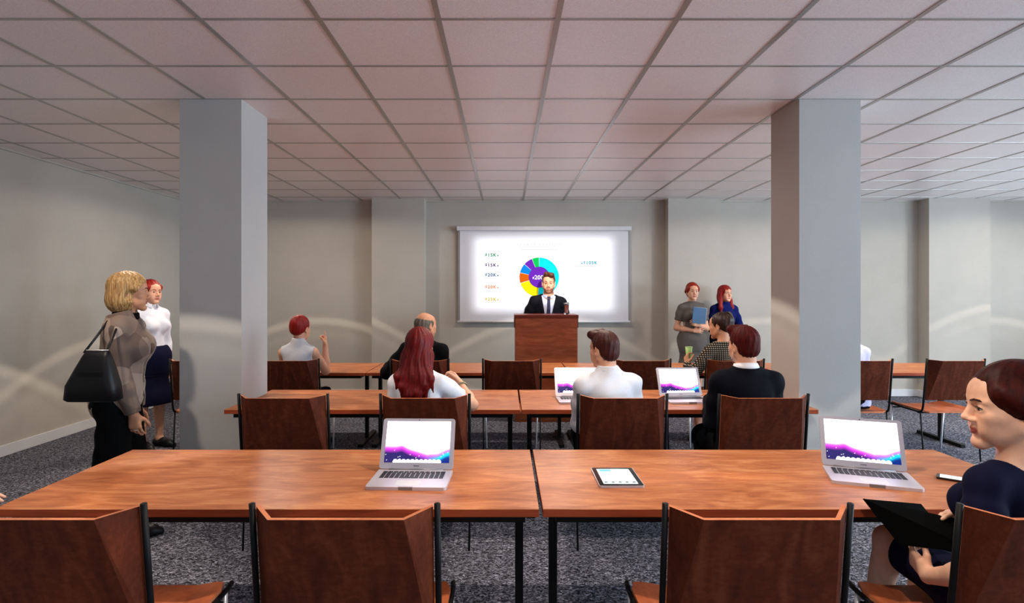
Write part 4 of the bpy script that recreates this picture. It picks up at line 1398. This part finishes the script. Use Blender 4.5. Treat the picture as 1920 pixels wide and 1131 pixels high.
obj('earring', bm, plain('gold', srgb(206, 160, 84), 0.25, 0.8), p.root, True)
bm = B(); w_ = p.arm['R']; c_ = w_[1] + w_[2] * 0.092
tube(bm, [c_ + unit(np.cross(w_[2], (0, 0, 1))) * 0.0 + V3(0.013 * math.cos(a), 0.013 * math.sin(a), 0) for a in [k * PI / 6 for k in range(13)]], 0.002, 8, False)
obj('ring', bm, M['chrome'], p.root, True)

t = thing('handbag', 'black leather shoulder bag hanging beside the woman with the blond bob', 'bag', (-2.315, 3.235, 0.945))
def soft_box(name, rings, mat, parent, sub=2):
    """closed soft shape through rounded-rectangle rings (cx, cy, z, width, depth, corner)"""
    bm = B(); rr = []
    for (cx_, cy_, z, w, d, r) in rings:
        rr.append([bm.verts.new((cx_ + x, cy_ + y, z)) for x, y in rrect(w, d, r, 4)])
    n = len(rr[0])
    for a, b in zip(rr, rr[1:]):
        for k in range(n):
            bm.faces.new((a[k], a[(k + 1) % n], b[(k + 1) % n], b[k]))
    bm.faces.new(rr[0]); bm.faces.new(rr[-1])
    return obj(name, bm, mat, parent, True)
soft_box('bag_body', [(0, 0, 0.0, 0.27, 0.08, 0.03), (0, 0, 0.012, 0.305, 0.105, 0.04), (0.0, 0, 0.09, 0.285, 0.115, 0.045), (0.012, 0, 0.18, 0.215, 0.095, 0.04), (0.02, 0, 0.25, 0.155, 0.06, 0.025), (0.024, 0, 0.285, 0.125, 0.026, 0.012)], CL['leather'], t)
bm = B(); tube(bm, [(-0.04, 0, 0.283), (0.085, 0, 0.283)], 0.005, 8); obj('zipper', bm, M['chrome'], t, True)
bm = B(); box(bm, -0.05, 0.085, -0.062, -0.054, 0.165, 0.172, 0.002); obj('seam_flap', bm, CL['leather'], t)
sh_ = Vector(Rz(-74) @ (p.sh['R'] + p.T.d(-0.03, 0, 0.062))) + p.root.location - t.location
for sx_, dy in ((-0.045, -0.018), (0.08, 0.018)):
    a_ = Vector((sx_, -0.010, 0.272)); b_ = sh_ + Vector((dy, dy, 0.012))
    m_ = a_.lerp(b_, 0.5) + Vector((0, -0.012, 0.0))
    bm = B(); tube(bm, [a_, m_, a_.lerp(b_, 0.85) + Vector((0, -0.016, 0.008)), b_], 0.0065, 8); obj('strap', bm, CL['leather'], t, True)

# 2 red haired woman behind her
p = Person('woman with red hair, white blouse and navy pencil skirt behind the blond woman', (px(283, 5.75), 5.75, 0), -112, 0.985, 'f', (0, 0, 0.905), (0, 0, 0), (-4, 0, 0),
           armR=((0.10, -0.02, -1), (0.04, 0.16, -1), None, None, 0.4), armL=((-0.10, -0.02, -1), (-0.02, 0.2, -1), None, None, 0.4), legL=STL, legR=STR, skin='fair', res=0.006)
p.build_body(); p.eyes((0, 0), HR['ginger']); p.hair(HR['red'], 'low')
p.top('blouse', CL['white'], 0.011, 1.45, 0.05, 0.55, 0.9, 0.0022, None, wide=1.3)
p.collar(CL['white'], 0.058, 0.032, 8, 0.5)
p.skirt('skirt', CL['navy'], 0.015, 1.10, 0.12); p.shoes(CL['leather'])

# 3 speaker behind the lectern
p = Person('smiling man in dark suit and tie speaking behind the lectern', (px(1024, 7.62), 7.62, 0), 180, 1.075, 'm', (0, 0, 0.965), (0, 4, -3), (-6, -4, 0),
           armR=((0.50, -0.02, -1), (0.12, 0.12, -1)), armL=((-0.26, -0.02, -1), (-0.02, 0.12, -1)), legL=STL, legR=STR, skin='warm', res=0.006, headS=1.10)
p.build_body(); p.eyes((0, 0), HR['brown']); p.hair(HR['brown'], 'quiff')
p.top('shirt', CL['shirtblue'], 0.006, 0.2, 0.05, 0.53, 0.1, 0.0)
p.collar(CL['shirtblue'], 0.062, 0.026, 14, 0.30, up=0.004)
p.top('jacket', CL['suit'], 0.018, 1.98, -0.12, 0.53, 0.2, 0.0025, (0.08, 0.20, 0.045), wide=0.9)
p.trousers('trousers', CL['suit'], 0.012); p.shoes(CL['leather'])
bm = B()
T_ = p.T
v = [T_.p(x, y, z) for (x, y, z) in ((-0.016, 0.062, 0.492), (0.016, 0.062, 0.492), (0.022, 0.128, 0.36), (-0.022, 0.128, 0.36), (0.028, 0.136, 0.14), (-0.028, 0.136, 0.14), (0, 0.134, 0.09))]
plate(bm, v, [[0, 1, 2, 3], [3, 2, 4, 5], [5, 4, 6]], list(T_.d(0, 0.010, 0)), 0, 0)
obj('necktie', bm, CL['tie'], p.root)
bm = B(); q_ = [T_.p(x, y, z) for (x, y, z) in ((-0.02, 0.060, 0.505), (0.02, 0.060, 0.505), (0.013, 0.072, 0.472), (-0.013, 0.072, 0.472))]
plate(bm, q_, [[0, 1, 2, 3]], list(T_.d(0, 0.018, 0)), 0, 0); obj('tie_knot', bm, CL['tie'], p.root)
# short beard
L = p.L
b_ = np.clip((-0.044 - 0.35 * np.clip(L[:, 1] - 0.07, 0, 1) - L[:, 2]) / 0.012, 0, 1) * np.clip((L[:, 1] + 0.010) / 0.02, 0, 1) * (L[:, 2] > -0.125)
m_ = np.clip((0.030 - np.abs(L[:, 0])) / 0.008, 0, 1) * (L[:, 1] > 0.078) * np.clip((-0.043 - L[:, 2]) / 0.004, 0, 1)
e_ = np.sqrt((L[:, 0] / 0.0235) ** 2 + ((L[:, 2] + 0.0643) / 0.0098) ** 2)
p.tint('beard', np.maximum(b_, m_) * np.clip((e_ - 1.0) / 0.25, 0, 1) * 0.85)

# 4 woman in the grey dress with a folder, by the back wall
p = Person('woman in a grey dress holding a blue folder by the back wall', (px(1297, 8.0), 7.98, 0), 180, 1.0, 'f', (0, 0, 0.905), (0, 0, 0), (0, 0, 0),
           armR=((0.26, -0.02, -1), (-0.75, 0.62, -0.12), (-1, 0.25, 0.05), (0, -1, 0), 0.4), armL=((-0.20, 0.02, -1), (0.62, 0.62, 0.20), (0.8, 0.45, 0.3), (0.1, -1, 0.1), 0.5), legL=STL, legR=STR, skin='fair', res=0.006)
p.build_body(); p.eyes((0, 0), HR['ginger']); p.hair(HR['ginger'], 'low')
p.top('dress_top', CL['dress'], 0.010, 0.62, 0.05, 0.52, 0.45, 0.0022, None, wide=1.8)
p.skirt('dress_skirt', CL['dress'], 0.013, 1.06, 0.17); p.shoes(CL['leather'])
e = p.arm['L']
f = thing('folder', 'blue folder held against the chest of the woman in grey', 'folder', (px(1311, 7.78), 7.775, pz(592, 7.78)), math.radians(4))
bm = B(); slab(bm, rrect(0.185, 0.215, 0.006), -0.006, 0.006, Matrix.Rotation(PI / 2 - 0.05, 4, 'X') @ Matrix.Rotation(-0.1, 4, 'Z')); obj('cover', bm, plain('folder_blue', srgb(20, 72, 110), 0.45), f)
bm = B(); slab(bm, rrect(0.175, 0.205, 0.003), -0.003, 0.003, Matrix.Rotation(PI / 2 - 0.05, 4, 'X') @ Matrix.Rotation(-0.1, 4, 'Z') @ Matrix.Translation((0.009, 0.007, 0))); obj('paper', bm, M['white_plastic'], f)

# 5 woman in the blue blouse behind
p = Person('woman with long red hair and a blue blouse beside the one in grey', (px(1357, 8.15), 8.13, 0), 178, 0.955, 'f', (0, 0, 0.905), (0, 0, 0), (22, 0, 0),
           armR=((0.16, 0.02, -1), (-0.4, 0.5, -0.6)), armL=((-0.34, -0.05, -1), (0.25, 0.5, -0.7)), legL=STL, legR=STR, skin='fair', res=0.006)
p.build_body(); p.eyes((0, 0), HR['ginger']); p.hair(HR['red'], 'longside')
p.top('blouse', CL['blue'], 0.013, 1.9, -0.05, 0.54, 0.8, 0.0025, None, wide=1.5)
p.skirt('skirt', CL['navy'], 0.013, 1.0, 0.10); p.shoes(CL['leather'])

# 6 woman with raised hand, back row left
l, r = sit()
p = Person('woman with pinned up red hair in a sleeveless top, finger raised to her cheek', (-1.955, C3, 0), 0, 1.0, 'f', (0, 0.20, 0.552), (0, 2, 0), (-14, 2, 4),
           armL=LAPL, armR=((0.16, 0.62, -0.62), (-0.06, 0.16, 1), (-0.12, 0.12, 1), (-0.6, -0.4, 0), [0.08, 1.0, 1.15, 1.2], 0.8), legL=l, legR=r, skin='fair', seat=SEAT, res=0.0055)
p.build_body(); p.eyes((0, 0)); p.hair(HR['red'], 'updo')
p.top('sleeveless_top', CL['greywhite'], 0.010, 0, -0.04, 0.575, 0.05, 0.0022)
p.collar(CL['greywhite'], 0.060, 0.020, 6)
p.skirt('skirt', CL['navy'], 0.010, 0.95, 0.06); p.shoes(CL['leather'])

# 7 bald man
p = Person('bald man with a grey hair fringe in a black suit, seen from behind', (-0.79, C3, 0), 0, 1.035, 'm', (0, 0.205, 0.558), (-8, 3, 2), (-38, 2, 0),
           armL=('ik', ((-0.31, 0.50, 0.870), (-0.75, -0.15, -0.9)), (0.3, 1, -0.30), (0.1, 0, -1), 0.22), armR=LAPR, legL=l, legR=r, skin='warm', seat=SEAT, res=0.0055)
p.build_body(); p.eyes((0, 0)); p.hair(HR['grey'], 'fringe')
p.top('shirt', CL['white'], 0.006, 0.2, 0.1, 0.54, 0.0, 0.0); p.collar(CL['white'], 0.066, 0.026, 8)
p.top('jacket', CL['black'], 0.018, 1.95, -0.10, 0.535, 0.12, 0.0025, (0.1, 0.18, 0.04), wide=1.0)
p.trousers('trousers', CL['black'], 0.010); p.shoes(CL['leather'])

# 8 woman in the checked jacket
p = Person('woman with dark pinned up hair in a checked jacket, holding up a green cup', (2.09, C3, 0), 0, 1.03, 'f', (0, 0.205, 0.556), (10, 3, -2), (42, -4, 0),
           armL=('ik', ((1.775 - 2.09, 5.62 - C3, 0.850), (-0.8, -0.2, -1)), (0.02, 0.35, 0.9), (0.9, 0.1, 0), [0.7, 0.75, 0.8, 0.9], 0.7), armR=LAPR, legL=l, legR=r, skin='warm', seat=SEAT, res=0.0055)
p.build_body(); p.eyes((0, 0), HR['dark']); p.hair(HR['dark'], 'updo')
p.top('jacket', CL['check'], 0.014, 1.95, -0.10, 0.525, 0.1, 0.0022, None, wide=1.1)
p.skirt('skirt', CL['black'], 0.010, 0.95, 0.06); p.shoes(CL['leather'])
hp_ = p.root.location + Vector(p.arm['L'][1] + p.arm['L'][2] * 0.095)
f = thing('paper_cup', 'pale green paper cup held up by the woman in the checked jacket', 'cup', (hp_.x + 0.028, hp_.y + 0.005, hp_.z - 0.025))
bm = B(); lathe(bm, [(0.023, 0.0), (0.024, 0.002), (0.034, 0.105), (0.032, 0.105), (0.022, 0.006), (0.0005, 0.005)], 24); obj('cup_wall', bm, plain('cup_green', srgb(168, 206, 120), 0.5), f, True)
bm = B()
tube(bm, [(0.034 * math.cos(a), 0.034 * math.sin(a), 0.105) for a in [k * PI / 12 for k in range(25)]], 0.002, 8, False); obj('rolled_rim', bm, plain('cup_rim', srgb(196, 222, 160), 0.5), f, True)

# 9 man in the dark suit, middle row
p = Person('man with dark red hair in a dark suit at the middle table', (1.52, C2, 0), 0, 1.0, 'm', (0, 0.205, 0.556), (0, 2, 0), (14, 0, -2),
           armL=LAPL, armR=LAPR, legL=l, legR=r, skin='fair', seat=SEAT, res=0.005)
p.build_body(); p.eyes((0, 0)); p.hair(HR['darkred'], 'short')
p.top('shirt', CL['white'], 0.006, 0.2, 0.1, 0.54, 0.0, 0.0); p.collar(CL['white'], 0.066, 0.030, 8)
p.top('jacket', CL['suit2'], 0.018, 1.95, -0.10, 0.535, 0.12, 0.0022, (0.1, 0.18, 0.04), wide=1.0)
p.trousers('trousers', CL['suit2'], 0.010); p.shoes(CL['leather'])

# 10 person in the white shirt, middle row
p = Person('person in a white shirt with short auburn hair, back to the camera, middle table', (0.665, C2, 0), 0, 0.965, 'm', (0, 0.205, 0.552), (8, 4, -2), (32, -3, 0),
           armL=LAPL, armR=LAPR, legL=l, legR=r, skin='fair', seat=SEAT, res=0.005)
p.build_body(); p.eyes((0, 0)); p.hair(HR['auburn'], 'quiff')
p.top('shirt', CL['white'], 0.014, 1.95, -0.06, 0.565, 0.08, 0.0034, None, wide=1.4); p.collar(CL['white'], 0.064, 0.030, 8)
p.trousers('trousers', CL['black'], 0.010); p.shoes(CL['leather'])

# 11 woman with the long red hair, middle row
p = Person('woman with very long red hair in a white tee, right elbow raised', (-0.545, C2, 0), 0, 0.99, 'f', (0, 0.205, 0.552), (-6, 2, 0), (-8, 0, 0),
           armL=LAPL, armR=((0.66, 0.50, -0.56), (-0.10, 0.217, 0.115), (-0.12, 0.07, 0.11), (-0.5, -0.6, -0.4), 0.8, 0.6), legL=l, legR=r, skin='lit', seat=SEAT, res=0.0045)
p.build_body(); p.eyes((0, 0)); p.hair(HR['deepred'], 'long', 0.0045)
p.top('tee', CL['white'], 0.010, 0.60, -0.06, 0.525, 0.12, 0.0026, None, wide=1.5)
p.trousers('trousers', CL['navy'], 0.008); p.shoes(CL['leather'])
e, w, hd = p.arm['R'][:3]; ax = unit(w - e); c_ = e + (w - e) * 0.86
s1 = unit(np.cross(ax, (0, 0, 1))); s2 = np.cross(ax, s1)
bm = B(); tube(bm, [c_ + (s1 * math.cos(a) + s2 * math.sin(a)) * 0.034 for a in [k * PI / 10 for k in range(21)]], 0.006, 8, False); obj('bracelet', bm, plain('bracelet', srgb(150, 150, 120), 0.3, 0.6), p.root, True)

# 12 person behind the right column
p = Person('seated person in a pale lavender shirt, mostly hidden behind the right column', (3.235, C3 - 0.02, 0), 0, 1.0, 'f', (0, 0.205, 0.555), (0, 3, 0), (10, 0, 0), armL=LAPL, armR=LAPR, legL=l, legR=r, skin='fair', seat=SEAT, res=0.0065)
p.build_body(); p.eyes((0, 0)); p.hair(HR['brown'], 'low')
p.top('shirt', CL['lav'], 0.014, 1.95, -0.06, 0.535, 0.1, 0.004, None, wide=1.5)
p.trousers('trousers', CL['black'], 0.010); p.shoes(CL['leather'])

# 13 woman in navy in the front row, looking left
p = Person('woman in a navy dress in the front row, turning her head to the left', (1.622, C1 + 0.02, 0), 0, 0.96, 'f', (0, 0.22, 0.540), (16, -5, 0), (73, -3, -2),
           armL=('ik', ((1.415 - 1.622, 1.925 - 1.66, 0.605), (-0.3, -1, -0.4)), (-0.02, 0.85, 0.45), (1, 0, 0.25), [0.5, 0.55, 0.6, 0.7], 0.0), armR=('ik', ((1.63 - 1.622, 2.0 - 1.66, 0.785), (0.5, -0.3, -1)), (-1, 0.05, -0.02), (0.0, -0.3, -1), [0.2, 0.25, 0.3, 0.4], 0.3),
           legL=((-0.10, 1, 0.10), (-0.05, 0.22, -1), (-0.1, 1, -0.3), False), legR=((-0.02, 1, -0.06), (-0.05, 0.1, -1), (0, 1, 0)), skin='lit', seat=SEAT, res=0.0034, headS=1.14)
p.build_body(); p.eyes((-6, 0), HR['auburn'], True)
p.hair(HR['smooth'], 'low', 0.0034, 0.0005)
p.top('dress_top', CL['navy'], 0.010, 0.80, -0.06, 0.56, 0.12, 0.0016, None, wide=1.5, nround=(0.108, 0.0, 0.555))
p.skirt('dress_skirt', CL['navy'], 0.013, 0.74, 0.08, k=0.10); p.shoes(CL['leather'])

f = thing('document_folder', 'open black folder held over the front table edge by the woman in navy', 'folder', (0, 0, 0))
def at(x, y, d):
    return Vector((px(x, d), d, pz(y, d)))
A_, D_, C_, B_ = at(1619.5, 935, 2.06), at(1687, 1022, 1.98), at(1846, 1040, 1.85), at(1789, 972, 1.98)
nn = (B_ - A_).cross(D_ - A_).normalized()
o_ = A_.copy(); f.location = o_
bm = B(); plate(bm, [A_ - o_, D_ - o_, C_ - o_, B_ - o_], [[0, 1, 2], [0, 2, 3]], list(nn * 0.005), 0, 0); obj('front_cover', bm, M['black_card'], f)
E_ = at(1727, 945, 2.098)
G_ = E_ + (D_ - A_) * 0.55
bm = B(); plate(bm, [A_ - o_ + nn * 0.008, A_ + (D_ - A_) * 0.5 - o_ + nn * 0.007, G_ - o_, E_ - o_], [[0, 1, 2], [0, 2, 3]], list(nn * 0.004), 0, 0); obj('back_cover', bm, M['black_card'], f)

# 14 person beyond the left edge, hand on the end of the front table
dup(chair0, (-2.62, 2.06, 0), -PI / 2, 'chair at the left end of the front table, beyond the edge of the photo')
p = Person('person beyond the left edge, only fingertips resting on the front table corner', (-2.62, 2.06, 0), -90, 1.0, 'f', (0, 0.205, 0.555), (0, 4, 0), (0, 0, 0), armL=LAPL,
           armR=('ik', ((-0.07, 0.595, 0.815), (0.5, -0.3, -1)), (-0.05, 1, -0.20), (-0.1, 0, -1), 0.15), legL=(l[0], (0, -0.3, -1), l[2]), legR=(r[0], (0, -0.3, -1), r[2]), skin='lit', seat=SEAT, res=0.006)
p.build_body(); p.eyes((0, 0)); p.hair(HR['brown'], 'low')
p.top('blouse', CL['greywhite'], 0.012, 1.9, -0.06, 0.55, 0.1, 0.003, None, wide=1.3)
p.trousers('trousers', CL['black'], 0.010); p.shoes(CL['leather'])
# ------------------------------------------------------------------ light
def lamp(name, kind, loc, energy, color=(1, 1, 1), rot=(0, 0, 0), **kw):
    d = bpy.data.lights.new(name, kind)
    d.energy = energy
    d.color = color
    for k, v in kw.items():
        setattr(d, k, v)
    o = link(bpy.data.objects.new(name, d))
    o.location = loc
    o.rotation_euler = rot
    return o
def downlight_nodes(d, k):
    """beam profile of a recessed downlight: a thin brighter rim at the edge of the cone"""
    d.use_nodes = True
    nt = d.node_tree
    em = nt.nodes['Emission']
    tc = nt.nodes.new('ShaderNodeTexCoord')
    sp = nt.nodes.new('ShaderNodeSeparateXYZ')
    nt.links.new(tc.outputs['Normal'], sp.inputs[0])
    ab = nt.nodes.new('ShaderNodeMath'); ab.operation = 'ABSOLUTE'
    nt.links.new(sp.outputs['Z'], ab.inputs[0])
    # cos of the angle from the axis: edge at 46 degrees = 0.695
    SP = lambda v: (v, v, v, 1)
    c = ramp(nt, ab.outputs[0], [(0.0, SP(0)), (0.10, SP(0.0)), (0.22, SP(0.5 * k)), (0.685, SP(k)), (0.694, SP(2.4)), (0.704, SP(0.80)), (0.722, SP(0.76)), (0.729, SP(1.15)), (0.745, SP(0.84)), (1.0, SP(1.0))])
    nt.links.new(c, em.inputs['Color'])
for x in (-2.77, 0.60, 3.97, 7.3):
    for y in (0.32, 2.48, 4.64, 6.80):
        l = lamp('downlight', 'SPOT', (x + (0.47 if (x < -2 and 2 < y < 3) else 0.0), y, H - 0.02), 118, (1.0, 0.865, 0.725), spot_size=math.radians(176), spot_blend=0.1, shadow_soft_size=0.055)
        downlight_nodes(l.data, 0.66 if y > 6 else 0.06)
# daylight through the windows
for (a, b), e in zip(WINR, (310, 260, 130, 20)):
    lamp('window_daylight', 'AREA', (XR + 0.25, (a + b) / 2, 1.75), e, (0.66, 0.84, 1.0), (0, PI / 2, 0), shape='RECTANGLE', size=1.7, size_y=b - a)
for (a, b), e in zip(WINF, (10, 15, 60, 150)):
    lamp('window_daylight', 'AREA', ((a + b) / 2, YF - 0.25, 1.75), e, (0.80, 0.90, 1.0), (-PI / 2, 0, 0), shape='RECTANGLE', size=b - a, size_y=1.7)
# the projector beam, from the back of the room
PP = Vector((0.6, -1.6, 2.75)); PT = Vector((px(1019, SY), SY, 1.83))
pj = lamp('projector_beam', 'SPOT', PP, 3300, (0.97, 0.98, 1.0), spot_size=math.radians(24), spot_blend=0.0, shadow_soft_size=0.01)
pj.rotation_euler = (PT - PP).to_track_quat('-Z', 'Y').to_euler()
d = pj.data
d.use_nodes = True
nt = d.node_tree
em = nt.nodes['Emission']
tc = nt.nodes.new('ShaderNodeTexCoord')
sp = nt.nodes.new('ShaderNodeSeparateXYZ')
nt.links.new(tc.outputs['Normal'], sp.inputs[0])
def mth(op, a, b=None, c=None):
    n = nt.nodes.new('ShaderNodeMath'); n.operation = op
    for i, v in enumerate((a, b, c)):
        if v is None:
            continue
        if isinstance(v, (int, float)):
            n.inputs[i].default_value = v
        else:
            nt.links.new(v, n.inputs[i])
    return n.outputs[0]
def edge(v, half, soft):
    u = mth('DIVIDE', v, sp.outputs['Z'])
    u = mth('ABSOLUTE', u)
    m = nt.nodes.new('ShaderNodeMapRange'); m.interpolation_type = 'SMOOTHSTEP'
    nt.links.new(u, m.inputs['Value'])
    m.inputs['From Min'].default_value = half + soft; m.inputs['From Max'].default_value = half - soft
    m.inputs['To Min'].default_value = 0; m.inputs['To Max'].default_value = 1
    return m.outputs['Result']
LEN = (PT - PP).length
e = mth('MULTIPLY', edge(sp.outputs['X'], 1.03 / LEN, 0.13 / LEN), edge(sp.outputs['Y'], 0.545 / LEN, 0.10 / LEN))
nt.links.new(e, em.inputs['Strength'])

w = bpy.data.worlds.new('world')
SC.world = w
w.use_nodes = True
w.node_tree.nodes['Background'].inputs['Color'].default_value = (0.55, 0.75, 1.0, 1)
w.node_tree.nodes['Background'].inputs['Strength'].default_value = 1.0
SC.view_settings.view_transform = 'Standard'
SC.view_settings.look = 'None'
SC.view_settings.gamma = 1
SC.view_settings.use_curve_mapping = False
SC.view_settings.exposure = 0.48
SC.cycles.use_denoising = True
SC.cycles.max_bounces = 8
SC.cycles.diffuse_bounces = 6
SC.cycles.sample_clamp_indirect = 4.0
SC.cycles.caustics_reflective = False
SC.cycles.caustics_refractive = False
